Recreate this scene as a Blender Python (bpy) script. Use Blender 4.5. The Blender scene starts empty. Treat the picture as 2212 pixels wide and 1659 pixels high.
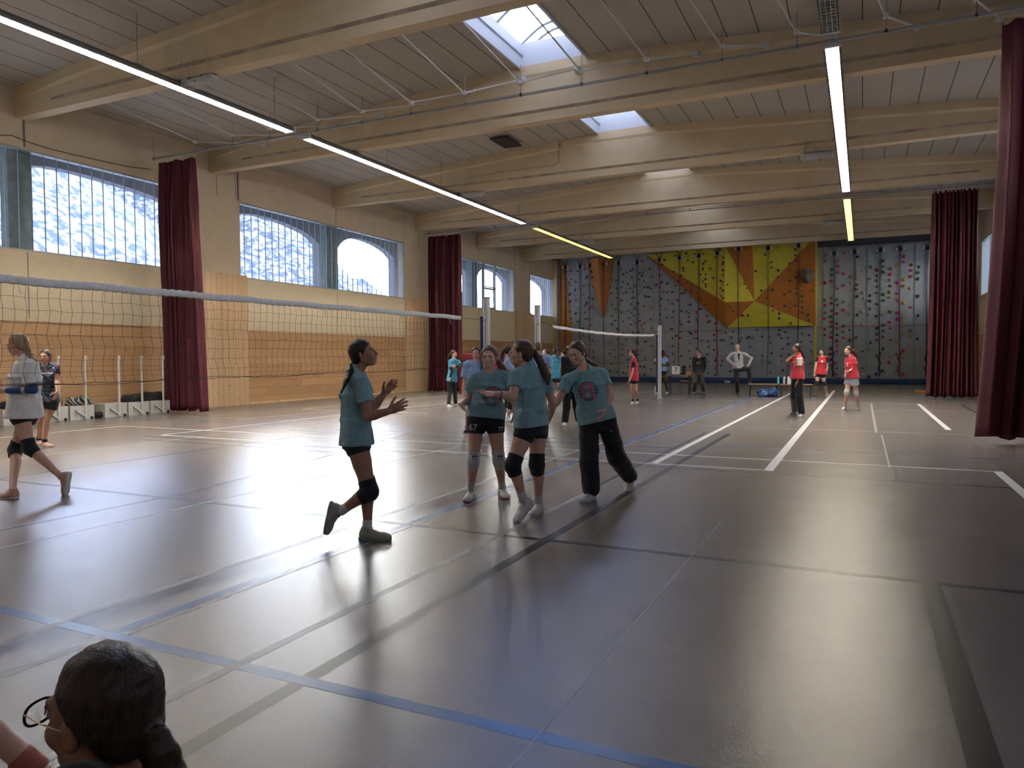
import bpy, math, random
import numpy as np
from mathutils import Vector, Matrix
from mathutils.bvhtree import BVHTree
random.seed(7)
SC = bpy.context.scene
COL = SC.collection
# ------------------------------------------------------------------ camera
CX, CY, FPX, CAMH = 1106.0, 829.5, 1588.4, 1.425
R3 = np.array([[0.90282736, -0.01068995, 0.42987031],
               [0.42997547, 0.03379596, -0.90220781],
               [-0.00488332, 0.99937158, 0.03510833]])
cam_data = bpy.data.cameras.new('camera'); cam = bpy.data.objects.new('camera', cam_data); COL.objects.link(cam)
cam_data.sensor_width = 36.0; cam_data.lens = FPX * 36.0 / 2212.0; cam_data.clip_start = 0.05; cam_data.clip_end = 600
_m = Matrix([list(r) for r in R3]).to_4x4(); _m.translation = (0, 0, CAMH)
cam.matrix_world = _m
SC.camera = cam
SC.view_settings.view_transform = 'Standard'; SC.view_settings.look = 'None'
SC.view_settings.gamma = 1.0; SC.view_settings.use_curve_mapping = False
SC.view_settings.exposure = 2.1
SC.cycles.use_denoising = True
SC.cycles.max_bounces = 6; SC.cycles.diffuse_bounces = 3; SC.cycles.use_adaptive_sampling = True; SC.cycles.adaptive_threshold = .05; SC.cycles.adaptive_min_samples = 16; SC.cycles.glossy_bounces = 3
SC.cycles.transparent_max_bounces = 12; SC.cycles.transmission_bounces = 4
SC.cycles.sample_clamp_indirect = 6.0
SC.cycles.caustics_reflective = False; SC.cycles.caustics_refractive = False
# ------------------------------------------------------------------ measuring helpers (photograph pixels to metres)
def ray(x, y): return R3 @ np.array([x - CX, CY - y, -FPX])
def floor_at(x, y, z=0.0):
    r = ray(x, y); t = (z - CAMH) / r[2]; return (float(r[0]*t), float(r[1]*t))
def at_x(x, y, X): r = ray(x, y); t = X / r[0]; return (X, float(r[1]*t), float(CAMH + r[2]*t))
def at_y(x, y, Y): r = ray(x, y); t = Y / r[1]; return (float(r[0]*t), Y, float(CAMH + r[2]*t))
def depth_of(P):
    return float(-(R3.T @ (np.array(P, float) - np.array([0, 0, CAMH])))[2])
def at_d(x, y, d): r = ray(x, y) / FPX; return np.array([0, 0, CAMH]) + r * d
# ------------------------------------------------------------------ world: bright hazy sky
W = bpy.data.worlds.new('sky'); SC.world = W; W.use_nodes = True
nt = W.node_tree; N = nt.nodes; L = nt.links; N.clear()
def nd(tree, t, **kw):
    n = tree.nodes.new(t)
    for k, v in kw.items(): setattr(n, k, v)
    return n
wo = nd(nt, 'ShaderNodeOutputWorld'); bg = nd(nt, 'ShaderNodeBackground'); tc = nd(nt, 'ShaderNodeTexCoord')
mp = nd(nt, 'ShaderNodeMapping'); mp.inputs['Scale'].default_value = (1.6, 1.6, 3.0)
no = nd(nt, 'ShaderNodeTexNoise'); no.inputs['Scale'].default_value = 2.1; no.inputs['Detail'].default_value = 6; no.inputs['Roughness'].default_value = .55
rp = nd(nt, 'ShaderNodeValToRGB')
rp.color_ramp.elements[0].position = .46; rp.color_ramp.elements[0].color = (.16, .36, .95, 1)
rp.color_ramp.elements[1].position = .56; rp.color_ramp.elements[1].color = (.92, .91, .97, 1)
L.new(tc.outputs['Generated'], mp.inputs['Vector']); L.new(mp.outputs[0], no.inputs['Vector']); L.new(no.outputs['Fac'], rp.inputs['Fac'])
dt = nd(nt, 'ShaderNodeVectorMath', operation='DOT_PRODUCT'); gd = Vector((-.58, .80, .20)).normalized(); dt.inputs[1].default_value = gd
L.new(tc.outputs['Generated'], dt.inputs[0])
mr = nd(nt, 'ShaderNodeMapRange'); mr.inputs['From Min'].default_value = .35; mr.inputs['From Max'].default_value = 1.0; mr.inputs['To Min'].default_value = 0; mr.inputs['To Max'].default_value = 1
L.new(dt.outputs['Value'], mr.inputs['Value'])
pw = nd(nt, 'ShaderNodeMath', operation='POWER'); pw.inputs[1].default_value = 5.0; L.new(mr.outputs[0], pw.inputs[0])
ml = nd(nt, 'ShaderNodeMath', operation='MULTIPLY'); ml.inputs[1].default_value = 15.0; L.new(pw.outputs[0], ml.inputs[0])
sp = nd(nt, 'ShaderNodeSeparateXYZ'); L.new(tc.outputs['Generated'], sp.inputs[0])
m2 = nd(nt, 'ShaderNodeMapRange'); m2.inputs['From Min'].default_value = 0; m2.inputs['From Max'].default_value = .5; m2.inputs['To Min'].default_value = 1.5; m2.inputs['To Max'].default_value = .23
L.new(sp.outputs['Z'], m2.inputs['Value'])
ad = nd(nt, 'ShaderNodeMath', operation='ADD'); L.new(m2.outputs[0], ad.inputs[0]); L.new(ml.outputs[0], ad.inputs[1])
gm = nd(nt, 'ShaderNodeMix', data_type='RGBA'); gm.inputs[7].default_value = (1.0, .95, .86, 1); L.new(rp.outputs['Color'], gm.inputs[6]); hz = nd(nt, 'ShaderNodeMapRange'); hz.inputs['From Min'].default_value = .1; hz.inputs['From Max'].default_value = .55; hz.inputs['To Min'].default_value = 1; hz.inputs['To Max'].default_value = 0; L.new(sp.outputs['Z'], hz.inputs['Value']); L.new(hz.outputs[0], gm.inputs[0])
L.new(gm.outputs[2], bg.inputs['Color']); L.new(ad.outputs[0], bg.inputs['Strength']); L.new(bg.outputs[0], wo.inputs['Surface'])
# portals so the daylight through the openings is sampled well
def portal(loc, rot, sx, sy):
    l = bpy.data.lights.new('daylight_portal', 'AREA'); l.shape = 'RECTANGLE'; l.size = sx; l.size_y = sy
    l.cycles.is_portal = True
    o = bpy.data.objects.new('daylight_portal', l); COL.objects.link(o); o.location = loc; o.rotation_euler = rot
# ------------------------------------------------------------------ materials
MATS = {}
def mat(name, color, rough=.6, metal=0.0, var=0.0, vscale=8.0, bump=0.0, bscale=40.0, emit=None, estr=0.0, spec=None, stretch=None, alpha=None, sheen=0, coat=0):
    if name in MATS: return MATS[name]
    m = bpy.data.materials.new(name); m.use_nodes = True; t = m.node_tree; b = t.nodes['Principled BSDF']
    b.inputs['Base Color'].default_value = (*color, 1); b.inputs['Roughness'].default_value = rough; b.inputs['Metallic'].default_value = metal
    if spec is not None: b.inputs['Specular IOR Level'].default_value = spec
    if sheen: b.inputs['Sheen Weight'].default_value = sheen
    if coat: b.inputs['Coat Weight'].default_value = coat
    if emit: b.inputs['Emission Color'].default_value = (*emit, 1); b.inputs['Emission Strength'].default_value = estr
    tcn = None
    if var or bump:
        tcn = nd(t, 'ShaderNodeTexCoord'); mpn = nd(t, 'ShaderNodeMapping'); t.links.new(tcn.outputs['Object'], mpn.inputs['Vector'])
        if stretch: mpn.inputs['Scale'].default_value = stretch
    if var:
        n = nd(t, 'ShaderNodeTexNoise'); n.inputs['Scale'].default_value = vscale; n.inputs['Detail'].default_value = 4; t.links.new(mpn.outputs[0], n.inputs['Vector'])
        r = nd(t, 'ShaderNodeValToRGB'); r.color_ramp.elements[0].position = .3; r.color_ramp.elements[1].position = .7
        r.color_ramp.elements[0].color = (*[c*(1-var) for c in color], 1); r.color_ramp.elements[1].color = (*[min(1, c*(1+var)) for c in color], 1)
        t.links.new(n.outputs['Fac'], r.inputs['Fac']); t.links.new(r.outputs['Color'], b.inputs['Base Color'])
    if bump:
        n = nd(t, 'ShaderNodeTexNoise'); n.inputs['Scale'].default_value = bscale; n.inputs['Detail'].default_value = 3; t.links.new(mpn.outputs[0], n.inputs['Vector'])
        bp = nd(t, 'ShaderNodeBump'); bp.inputs['Strength'].default_value = bump; bp.inputs['Distance'].default_value = .02
        t.links.new(n.outputs['Fac'], bp.inputs['Height']); t.links.new(bp.outputs[0], b.inputs['Normal'])
    MATS[name] = m; return m
def nodes_of(m): return m.node_tree, m.node_tree.nodes['Principled BSDF']
def math_node(t, op, a=None, b=None):
    n = nd(t, 'ShaderNodeMath', operation=op)
    for i, v in enumerate((a, b)):
        if v is None: continue
        if isinstance(v, (int, float)): n.inputs[i].default_value = v
        else: t.links.new(v, n.inputs[i])
    return n.outputs[0]
def mixc(t, fac, a, b, mode='MIX'):
    n = nd(t, 'ShaderNodeMix', data_type='RGBA', blend_type=mode)
    for i, v in ((0, fac), (6, a), (7, b)):
        if isinstance(v, (int, float)): n.inputs[i].default_value = v
        elif isinstance(v, tuple): n.inputs[i].default_value = (*v, 1) if len(v) == 3 else v
        else: t.links.new(v, n.inputs[i])
    return n.outputs[2]
# ------------------------------------------------------------------ mesh building
class MB:
    def __init__(s): s.v = []; s.f = []; s.m = []
    def add(s, vs, fs, mi=0):
        o = len(s.v); s.v += [tuple(map(float, p)) for p in vs]; s.f += [tuple(i+o for i in f) for f in fs]; s.m += [mi]*len(fs); return s
    def box(s, c, d, mi=0, rot=None):
        hx, hy, hz = d[0]/2, d[1]/2, d[2]/2
        vs = [Vector((x*hx, y*hy, z*hz)) for x in (-1, 1) for y in (-1, 1) for z in (-1, 1)]
        if rot is not None: vs = [rot @ p for p in vs]
        return s.add([p + Vector(c) for p in vs], [(0,1,3,2),(4,6,7,5),(0,4,5,1),(2,3,7,6),(0,2,6,4),(1,5,7,3)], mi)
    def span(s, a, b, mi=0):
        return s.box([(a[i]+b[i])/2 for i in range(3)], [abs(b[i]-a[i]) for i in range(3)], mi)
    def bbox(s, a, b, bev=.01, mi=0):
        # box with chamfered edges
        a = [min(p, q) for p, q in zip(a, b)]; b2 = [max(p, q) for p, q in zip(a, b)]; b = b2
        import bmesh
        bm = bmesh.new(); bmesh.ops.create_cube(bm, size=1)
        for v in bm.verts: v.co = Vector([(a[i]+b[i])/2 + v.co[i]*(b[i]-a[i]) for i in range(3)])
        bmesh.ops.bevel(bm, geom=bm.edges[:], offset=bev, segments=2, profile=.6, affect='EDGES')
        bm.verts.index_update(); s.add([v.co for v in bm.verts], [[v.index for v in f.verts] for f in bm.faces], mi); bm.free(); return s
    def tube(s, pts, r, n=6, mi=0, cap=True):
        pts = [Vector(p) for p in pts]; rr = r if isinstance(r, (list, tuple)) else [r]*len(pts)
        o = len(s.v); up = None
        for i, p in enumerate(pts):
            t = (pts[min(i+1, len(pts)-1)] - pts[max(i-1, 0)]).normalized()
            if up is None: up = t.orthogonal().normalized()
            up = (up - t*up.dot(t))
            if up.length < 1e-6: up = t.orthogonal()
            up.normalize(); w = t.cross(up)
            for k in range(n):
                a = 2*math.pi*k/n; q = p + (up*math.cos(a) + w*math.sin(a))*rr[i]; s.v.append(tuple(q))
        for i in range(len(pts)-1):
            for k in range(n):
                s.f.append((o+i*n+k, o+i*n+(k+1)%n, o+(i+1)*n+(k+1)%n, o+(i+1)*n+k)); s.m.append(mi)
        if cap:
            s.f.append(tuple(o+k for k in range(n))[::-1]); s.m.append(mi)
            s.f.append(tuple(o+(len(pts)-1)*n+k for k in range(n))); s.m.append(mi)
        return s
    def lathe(s, c, prof, n=16, mi=0):
        o = len(s.v)
        for r, z in prof:
            for k in range(n):
                a = 2*math.pi*k/n; s.v.append((c[0]+r*math.cos(a), c[1]+r*math.sin(a), c[2]+z))
        for i in range(len(prof)-1):
            for k in range(n): s.f.append((o+i*n+k, o+i*n+(k+1)%n, o+(i+1)*n+(k+1)%n, o+(i+1)*n+k)); s.m.append(mi)
        s.f.append(tuple(o+k for k in range(n))[::-1]); s.m.append(mi)
        s.f.append(tuple(o+(len(prof)-1)*n+k for k in range(n))); s.m.append(mi); return s
    def prism(s, poly, ax, a, b, mi=0):
        # polygon in the plane normal to axis ax, extruded from a to b
        def P(p, t):
            q = list(p); q.insert(ax, t); return q
        n = len(poly); vs = [P(p, a) for p in poly] + [P(p, b) for p in poly]
        return s.add(vs, [tuple(range(n))[::-1], tuple(range(n, 2*n))] + [(i, (i+1)%n, n+(i+1)%n, n+i) for i in range(n)], mi)
    def build(s, name, mats, parent=None, smooth=False, loc=None):
        me = bpy.data.meshes.new(name); off = Vector(loc) if loc is not None else Vector((0, 0, 0))
        vs = s.v if loc is None else [tuple(Vector(p)-off) for p in s.v]
        me.from_pydata(vs, [], s.f); 
        if not isinstance(mats, (list, tuple)): mats = [mats]
        for m in mats: me.materials.append(m)
        if len(mats) > 1: me.polygons.foreach_set('material_index', s.m)
        if smooth: me.polygons.foreach_set('use_smooth', [True]*len(me.polygons))
        me.validate(); me.update()
        fix_normals(me)
        o = bpy.data.objects.new(name, me); COL.objects.link(o)
        if parent is not None: o.parent = parent
        if loc is not None: o.location = off
        return o
def fix_normals(me):
    import bmesh
    bm = bmesh.new(); bm.from_mesh(me); bmesh.ops.recalc_face_normals(bm, faces=bm.faces[:]); bm.to_mesh(me); bm.free()
def tag(o, label=None, cat=None, group=None, kind=None):
    if label: o['label'] = label
    if cat: o['category'] = cat
    if group: o['group'] = group
    if kind: o['kind'] = kind
    return o
def empty(name, loc=(0, 0, 0), label=None, cat=None, group=None, kind=None):
    o = bpy.data.objects.new(name, None); COL.objects.link(o); o.location = loc; o.empty_display_size = .1
    return tag(o, label, cat, group, kind)
def copy_tree(o, parent=None):
    c = o.copy(); COL.objects.link(c)
    if parent is not None: c.parent = parent
    for ch in list(o.children): copy_tree(ch, c)
    return c
def text_mesh(txt, size, extrude=.0, bold=0.0):
    cu = bpy.data.curves.new('writing', 'FONT'); cu.body = txt; cu.size = size; cu.align_x = 'CENTER'; cu.align_y = 'CENTER'; cu.extrude = extrude; cu.offset = bold; cu.resolution_u = 3
    o = bpy.data.objects.new('writing', cu); COL.objects.link(o)
    dg = bpy.context.evaluated_depsgraph_get(); me = bpy.data.meshes.new_from_object(o.evaluated_get(dg))
    vs = [v.co.copy() for v in me.vertices]; fs = [tuple(p.vertices) for p in me.polygons]
    bpy.data.objects.remove(o); bpy.data.curves.remove(cu); bpy.data.meshes.remove(me)
    return vs, fs
# ================================================================== THE HALL
XL, XR, YB, YE = -17.53, 4.53, -4.0, 43.75
BEAMS = [-0.65, 4.92, 10.48, 16.0, 21.6, 27.15, 32.7, 38.16]
def ceil_z(x): return 8.24 if abs(x+6.5) < .85 else 8.24 - (abs(x+6.5)-.85)*.0595
# ---- floor material: brown grey sports vinyl with sheet seams and scuffs
def floor_mat():
    m = mat('sports_floor_vinyl', (.10, .082, .075), rough=.36); t, b = nodes_of(m)
    tcn = nd(t, 'ShaderNodeTexCoord'); s = nd(t, 'ShaderNodeSeparateXYZ'); t.links.new(tcn.outputs['Object'], s.inputs[0])
    n = nd(t, 'ShaderNodeTexNoise'); n.inputs['Scale'].default_value = .8; n.inputs['Detail'].default_value = 8; n.inputs['Roughness'].default_value = .65
    t.links.new(tcn.outputs['Object'], n.inputs['Vector'])
    mp_ = nd(t, 'ShaderNodeMapping'); mp_.inputs['Scale'].default_value = (2.2, .25, 1); t.links.new(tcn.outputs['Object'], mp_.inputs['Vector'])
    n2 = nd(t, 'ShaderNodeTexNoise'); n2.inputs['Scale'].default_value = 16; n2.inputs['Detail'].default_value = 6; t.links.new(mp_.outputs[0], n2.inputs['Vector'])
    c1 = mixc(t, n.outputs['Fac'], (.140, .120, .110), (.190, .165, .152))
    # seams between the vinyl sheets, 2 m apart
    fr = math_node(t, 'FRACT', math_node(t, 'DIVIDE', math_node(t, 'ADD', s.outputs['X'], 21.52), 2.0))
    seam = math_node(t, 'LESS_THAN', fr, .003)
    # fine scuffs: thin voronoi edges stretched, sparse
    v = nd(t, 'ShaderNodeTexVoronoi', feature='DISTANCE_TO_EDGE'); v.inputs['Scale'].default_value = 1.3
    dn = nd(t, 'ShaderNodeTexNoise'); dn.inputs['Scale'].default_value = 3.0; t.links.new(tcn.outputs['Object'], dn.inputs['Vector'])
    av = nd(t, 'ShaderNodeVectorMath', operation='ADD'); t.links.new(tcn.outputs['Object'], av.inputs[0]); t.links.new(dn.outputs['Color'], av.inputs[1]); t.links.new(av.outputs[0], v.inputs['Vector'])
    sc = math_node(t, 'MULTIPLY', math_node(t, 'LESS_THAN', v.outputs['Distance'], .004), math_node(t, 'GREATER_THAN', n2.outputs['Fac'], .56))
    c2 = mixc(t, math_node(t, 'MULTIPLY', seam, .35), c1, (.20, .18, .17))
    c3 = mixc(t, math_node(t, 'MULTIPLY', sc, .10), c2, (.28, .26, .25))
    t.links.new(c3, b.inputs['Base Color'])
    rr = nd(t, 'ShaderNodeMapRange'); rr.inputs['To Min'].default_value = .235; rr.inputs['To Max'].default_value = .29; t.links.new(n.outputs['Fac'], rr.inputs['Value']); t.links.new(rr.outputs[0], b.inputs['Roughness'])
    n3 = nd(t, 'ShaderNodeTexNoise'); n3.inputs['Scale'].default_value = 260; n3.inputs['Detail'].default_value = 2; t.links.new(tcn.outputs['Object'], n3.inputs['Vector'])
    bp = nd(t, 'ShaderNodeBump'); bp.inputs['Strength'].default_value = .22; bp.inputs['Distance'].default_value = .004; t.links.new(n3.outputs['Fac'], bp.inputs['Height']); t.links.new(bp.outputs[0], b.inputs['Normal'])
    b.inputs['Specular IOR Level'].default_value = .5
    return m
flr = tag(MB().span((XL-.3, YB, -.2), (XR+.3, YE+.2, 0)).build('floor', floor_mat()), kind='structure', label='brown grey vinyl sports floor with court markings')
# ---- court markings
M_wline = mat('white_court_paint', (.62, .62, .62), rough=.38, spec=.5)
M_thin = mat('faded_white_court_paint', (.245, .235, .23), rough=.38)
M_blue = mat('blue_court_paint', (.03, .11, .30), rough=.33, var=.12, vscale=6)
M_black = mat('black_court_paint', (.008, .009, .010), rough=.36, spec=.3)
LN = [0]
def line(x0, y0, x1, y1, w, m, dash=None):
    a = Vector((x0, y0, 0)); b = Vector((x1, y1, 0)); d = (b-a).normalized(); n = Vector((-d.y, d.x, 0))*w/2
    mb = MB()
    LN[0] += 1; lv = {M_wline.name: .0010, M_thin.name: .0008, M_blue.name: .0006, M_black.name: .0004}[m.name] + LN[0]*.000002
    z = Vector((0, 0, lv))
    mb.add([a+n+z, a-n+z, b-n+z, b+n+z], [(0, 1, 2, 3)])
    o = mb.build('court_line', m, flr); return o
# white courts
for a in [(-14.4, 10.69, 1.56, 10.69, .05), (-14.4, 24.95, 1.56, 24.95, .05), (-14.4, 10.69, -14.4, 2.2, .05), (-12.0, 9.69, -1.02, 9.69, .05), (-12.0, 9.69, -12.0, 22.5, .05),
          (-14.4, 24.95, -14.4, 16.3, .05), (-14.4, 16.3, -10.2, 16.3, .045), (-13.4, 12.9, -12.0, 26.5, .03),
          (-2.52, 9.75, -2.52, 31.2, .09), (-1.05, 9.66, -1.05, 33.8, .11), (1.52, 25.0, 1.52, 16.4, .10), (1.52, 10.7, 1.52, 2.0, .10)]:
    line(*a, M_wline)
for a in [(-13.9, 15.5, 2.5, 15.5, .05), (-9.0, 21.9, 3.0, 22.0, .05), (-14.9, 10.4, -14.9, 24.0, .04), (-15.6, 13.2, -9.0, 13.1, .04), (-8.1, 24.5, -8.1, 33.0, .05),
          (-11.1, 4.9, -11.1, 24.0, .035), (-5.9, 2.0, -5.9, 10.4, .04), (-13.0, 29.5, 2.2, 29.3, .05), (.25, 15.3, .25, 25.0, .05), (.33, 10.6, .33, 15.0, .025)]:
    line(*a, M_thin)
# blue
for a in [(-7.5, 2.50, 4.4, 2.50, .075), (-3.52, 2.50, -3.52, 27.0, .07), (-14.0, 12.05, 4.4, 12.05, .035)]:
    line(*a, M_blue)
# black
for a in [(-13.0, 5.28, 4.4, 5.26, .07), (-12.2, 9.42, 4.4, 9.42, .055), (.40, .8, .40, 5.26, .115), (.40, 9.45, .40, 12.3, .10), (-2.22, 1.0, -2.22, 14.0, .085), (-2.65, 7.4, -2.65, 14.0, .05), (-6.52, 3.0, -6.52, 5.6, .055), (-6.52, 5.6, -6.85, 7.3, .055), (-6.85, 7.3, -7.3, 9.6, .055), (-7.3, 9.6, -8.1, 13.0, .055),
          (-9.4, 4.0, -9.4, 12.0, .05), (-11.6, 9.0, -7.2, 8.95, .05), (2.6, 16.5, 2.6, 24.5, .05), (3.5, 17.5, 3.5, 25.5, .05), (-10.4, 11.4, -2.6, 11.5, .04)]:
    line(*a, M_black)
line(-3.92, .8, -3.92, 12.0, .055, M_thin); line(-3.5, .8, -3.5, 2.46, .06, M_thin); line(-3.44, 2.54, -3.44, 27, .03, M_thin); line(-1.09, .5, -1.09, 6.5, .005, M_thin)
line(-2.62, 1.0, -2.62, 7.4, .055, M_thin)
# ---- walls
M_cream = mat('cream_wall_paint', (.60, .485, .36), rough=.75, var=.05, vscale=3, bump=.15, bscale=90)
M_panel = mat('cream_acoustic_panel', (.62, .52, .37), rough=.85, var=.06, vscale=30, bump=.15, bscale=160)
M_conc = mat('beam_paint', (.67, .53, .325), rough=.7, var=.05, vscale=2.0, bump=.1, bscale=60)
def wood_mat(name, vertical, c=(.52, .325, .175)):
    m = mat(name, c, rough=.45); t, b = nodes_of(m)
    tcn = nd(t, 'ShaderNodeTexCoord'); s = nd(t, 'ShaderNodeSeparateXYZ'); t.links.new(tcn.outputs['Object'], s.inputs[0])
    cb = nd(t, 'ShaderNodeCombineXYZ')
    t.links.new(s.outputs['Z' if vertical else 'Y'], cb.inputs['X']); t.links.new(s.outputs['Y' if vertical else 'Z'], cb.inputs['Y'])
    br = nd(t, 'ShaderNodeTexBrick'); br.offset = .37; br.inputs['Scale'].default_value = 1.0
    br.inputs['Brick Width'].default_value = 12.0 if vertical else 2.6; br.inputs['Row Height'].default_value = .21 if vertical else .255
    br.inputs['Mortar Size'].default_value = .004; br.inputs['Mortar Smooth'].default_value = .2
    br.inputs['Color1'].default_value = (c[0]*1.06, c[1]*1.08, c[2]*1.1, 1); br.inputs['Color2'].default_value = (c[0]*.86, c[1]*.83, c[2]*.78, 1); br.inputs['Mortar'].default_value = (.12, .06, .03, 1)
    t.links.new(cb.outputs[0], br.inputs['Vector'])
    mg = nd(t, 'ShaderNodeMapping'); mg.inputs['Scale'].default_value = (1.2, 14, 1); t.links.new(cb.outputs[0], mg.inputs['Vector'])
    g = nd(t, 'ShaderNodeTexNoise'); g.inputs['Scale'].default_value = 3; g.inputs['Detail'].default_value = 6; t.links.new(mg.outputs[0], g.inputs['Vector'])
    c1 = mixc(t, math_node(t, 'MULTIPLY', g.outputs['Fac'], .55), br.outputs['Color'], (.80, .62, .42), 'MULTIPLY')
    mk = nd(t, 'ShaderNodeMapping'); mk.inputs['Scale'].default_value = (4.6, 8.5, 1); t.links.new(cb.outputs[0], mk.inputs['Vector'])
    v = nd(t, 'ShaderNodeTexVoronoi'); v.inputs['Scale'].default_value = 1.0; t.links.new(mk.outputs[0], v.inputs['Vector'])
    kn = math_node(t, 'LESS_THAN', v.outputs['Distance'], .12)
    c2 = mixc(t, math_node(t, 'MULTIPLY', kn, .75), c1, (.16, .065, .03))
    t.links.new(c2, b.inputs['Base Color'])
    return m
M_wh = wood_mat('pine_boards_horizontal', False); M_wv = wood_mat('pine_boards_vertical', True, (.68, .49, .31))
WIN = [(6.05, 15.1), (17.15, 26.25), (28.25, 37.15), (39.3, 42.95)]; WZ0, WZ1 = 3.97, 6.32
def side_wall(name, X, sgn, mirror=False):
    # inner face at X, thickness 0.3 outward (sgn = -1 left, +1 right)
    mb = MB(); Xo = X + sgn*.3
    mb.span((X, YB, 0), (Xo, YE+.2, WZ0)); mb.span((X, YB, WZ1), (Xo, YE+.2, 8.4))
    y = YB
    for a, b in [(-3.5, 4.0)] + WIN:
        mb.span((X, y, WZ0), (Xo, a, WZ1)); y = b
    mb.span((X, y, WZ0), (Xo, YE+.2, WZ1))
    return tag(mb.build(name, M_cream), kind='structure')
wl = side_wall('wall_left', XL, -1); wr = side_wall('wall_right', XR, 1)
tag(wl, label='cream side wall with pine cladding and a high window band')
def clad(parent, X, s):
    # s = +1: cladding stands inward (+x) from the left wall
    t = .02*s
    for a, b in ((YB, 15.1), (17.4, 26.3), (28.3, 37.2), (39.5, 43.0)):
        MB().span((X, a, 0.06), (X+t, b, 2.28)).build('wood_cladding', M_wh, parent)
        MB().span((X, a, 2.28), (X+t*1.6, b, 2.34)).build('wood_trim', M_wh, parent)
        MB().span((X, a+.02, 2.34), (X+t*.8, b-.02, 3.93)).build('acoustic_panel', M_panel, parent)
    for a, b in ((15.1, 17.4), (26.3, 28.3), (37.2, 39.5)):
        MB().span((X, a, 0.06), (X+t*1.5, b, 4.05)).build('vertical_boards', M_wv, parent)
    mb = MB()
    mb.span((X, YB, 0), (X+.035*s, YE, .07)); mb.build('baseboard', M_wv, parent)
    # panel joints above the windows and the conduits beside the beams
    mb = MB()
    for y in (5.1, 10.66, 16.27, 17.0, 21.8, 26.25, 27.4, 32.9, 37.2, 38.4, 39.35, 10.66+.0):
        mb.span((X, y, WZ1+.03), (X+.006*s, y+.012, 7.6))
        mb.span((X, y, 2.4), (X+.02*s, y+.014, 3.9))
    mb.build('panel_joints', mat('joint_shadow_gap', (.16, .12, .09)), parent)
    mb = MB()
    mb.tube([(X+.02*s, 10.66, 2.5), (X+.02*s, 10.66, 3.93)], .012); mb.tube([(X+.02*s, 10.66, 6.36), (X+.02*s, 10.66, 7.0)], .018); mb.tube([(X+.02*s, 17.1, 6.36), (X+.02*s, 17.1, 7.2)], .02)
    mb.build('conduit', mat('grey_conduit', (.2, .2, .2)), parent)
clad(wl, XL, 1); clad(wr, XR, -1)
# electric wire run sagging above the first window
mb = MB(); pts = [at_x(x, y, XL+.07) for x, y in ((0, 292), (25, 292), (60, 306), (110, 322), (200, 343), (280, 360), (326, 366))]
tag(mb.tube(pts, .008, 5).build('cable', mat('dark_cable', (.06, .05, .045))), 'thin dark cable sagging on the wall above the first window', 'cable')
tag(MB().span((XL-.3, YE, 0), (XR+.3, YE+.25, 8.5)).build('wall_far', mat('far_wall_dark_grey', (.075, .08, .09), rough=.8)), kind='structure')
tag(MB().span((XL-.3, YB-.25, 0), (XR+.3, YB, 8.5)).build('wall_back', M_cream), kind='structure')
# ---- windows of ribbed glass channels
M_frame = mat('window_aluminium', (.35, .38, .38), rough=.45, metal=.3)
def glass_mat():
    m = bpy.data.materials.new('ribbed_window_glass'); m.use_nodes = True; t = m.node_tree; t.nodes.clear()
    o = nd(t, 'ShaderNodeOutputMaterial'); tr = nd(t, 'ShaderNodeBsdfTransparent'); tl = nd(t, 'ShaderNodeBsdfTranslucent'); gl = nd(t, 'ShaderNodeBsdfGlossy')
    tr.inputs[0].default_value = (.90, .96, 1.0, 1); tl.inputs[0].default_value = (.84, .92, 1.0, 1); gl.inputs['Roughness'].default_value = .25
    tcn = nd(t, 'ShaderNodeTexCoord'); s = nd(t, 'ShaderNodeSeparateXYZ'); t.links.new(tcn.outputs['Object'], s.inputs[0])
    fr = math_node(t, 'FRACT', math_node(t, 'MULTIPLY', s.outputs['Y'], 1/.042))
    rib = math_node(t, 'ABSOLUTE', math_node(t, 'SUBTRACT', fr, .5))      # fine reeding
    fac = nd(t, 'ShaderNodeMapRange'); fac.inputs['From Max'].default_value = .5; fac.inputs['To Min'].default_value = .02; fac.inputs['To Max'].default_value = .07; t.links.new(rib, fac.inputs['Value'])
    a = nd(t, 'ShaderNodeMixShader'); t.links.new(fac.outputs[0], a.inputs[0]); t.links.new(tr.outputs[0], a.inputs[1]); t.links.new(tl.outputs[0], a.inputs[2])
    b = nd(t, 'ShaderNodeMixShader'); b.inputs[0].default_value = .03; t.links.new(a.outputs[0], b.inputs[1]); t.links.new(gl.outputs[0], b.inputs[2])
    t.links.new(b.outputs[0], o.inputs['Surface']); return m
M_glass = glass_mat(); M_seal = mat('glass_channel_joint', (.26, .36, .48), rough=.5)
wn = 0
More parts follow.
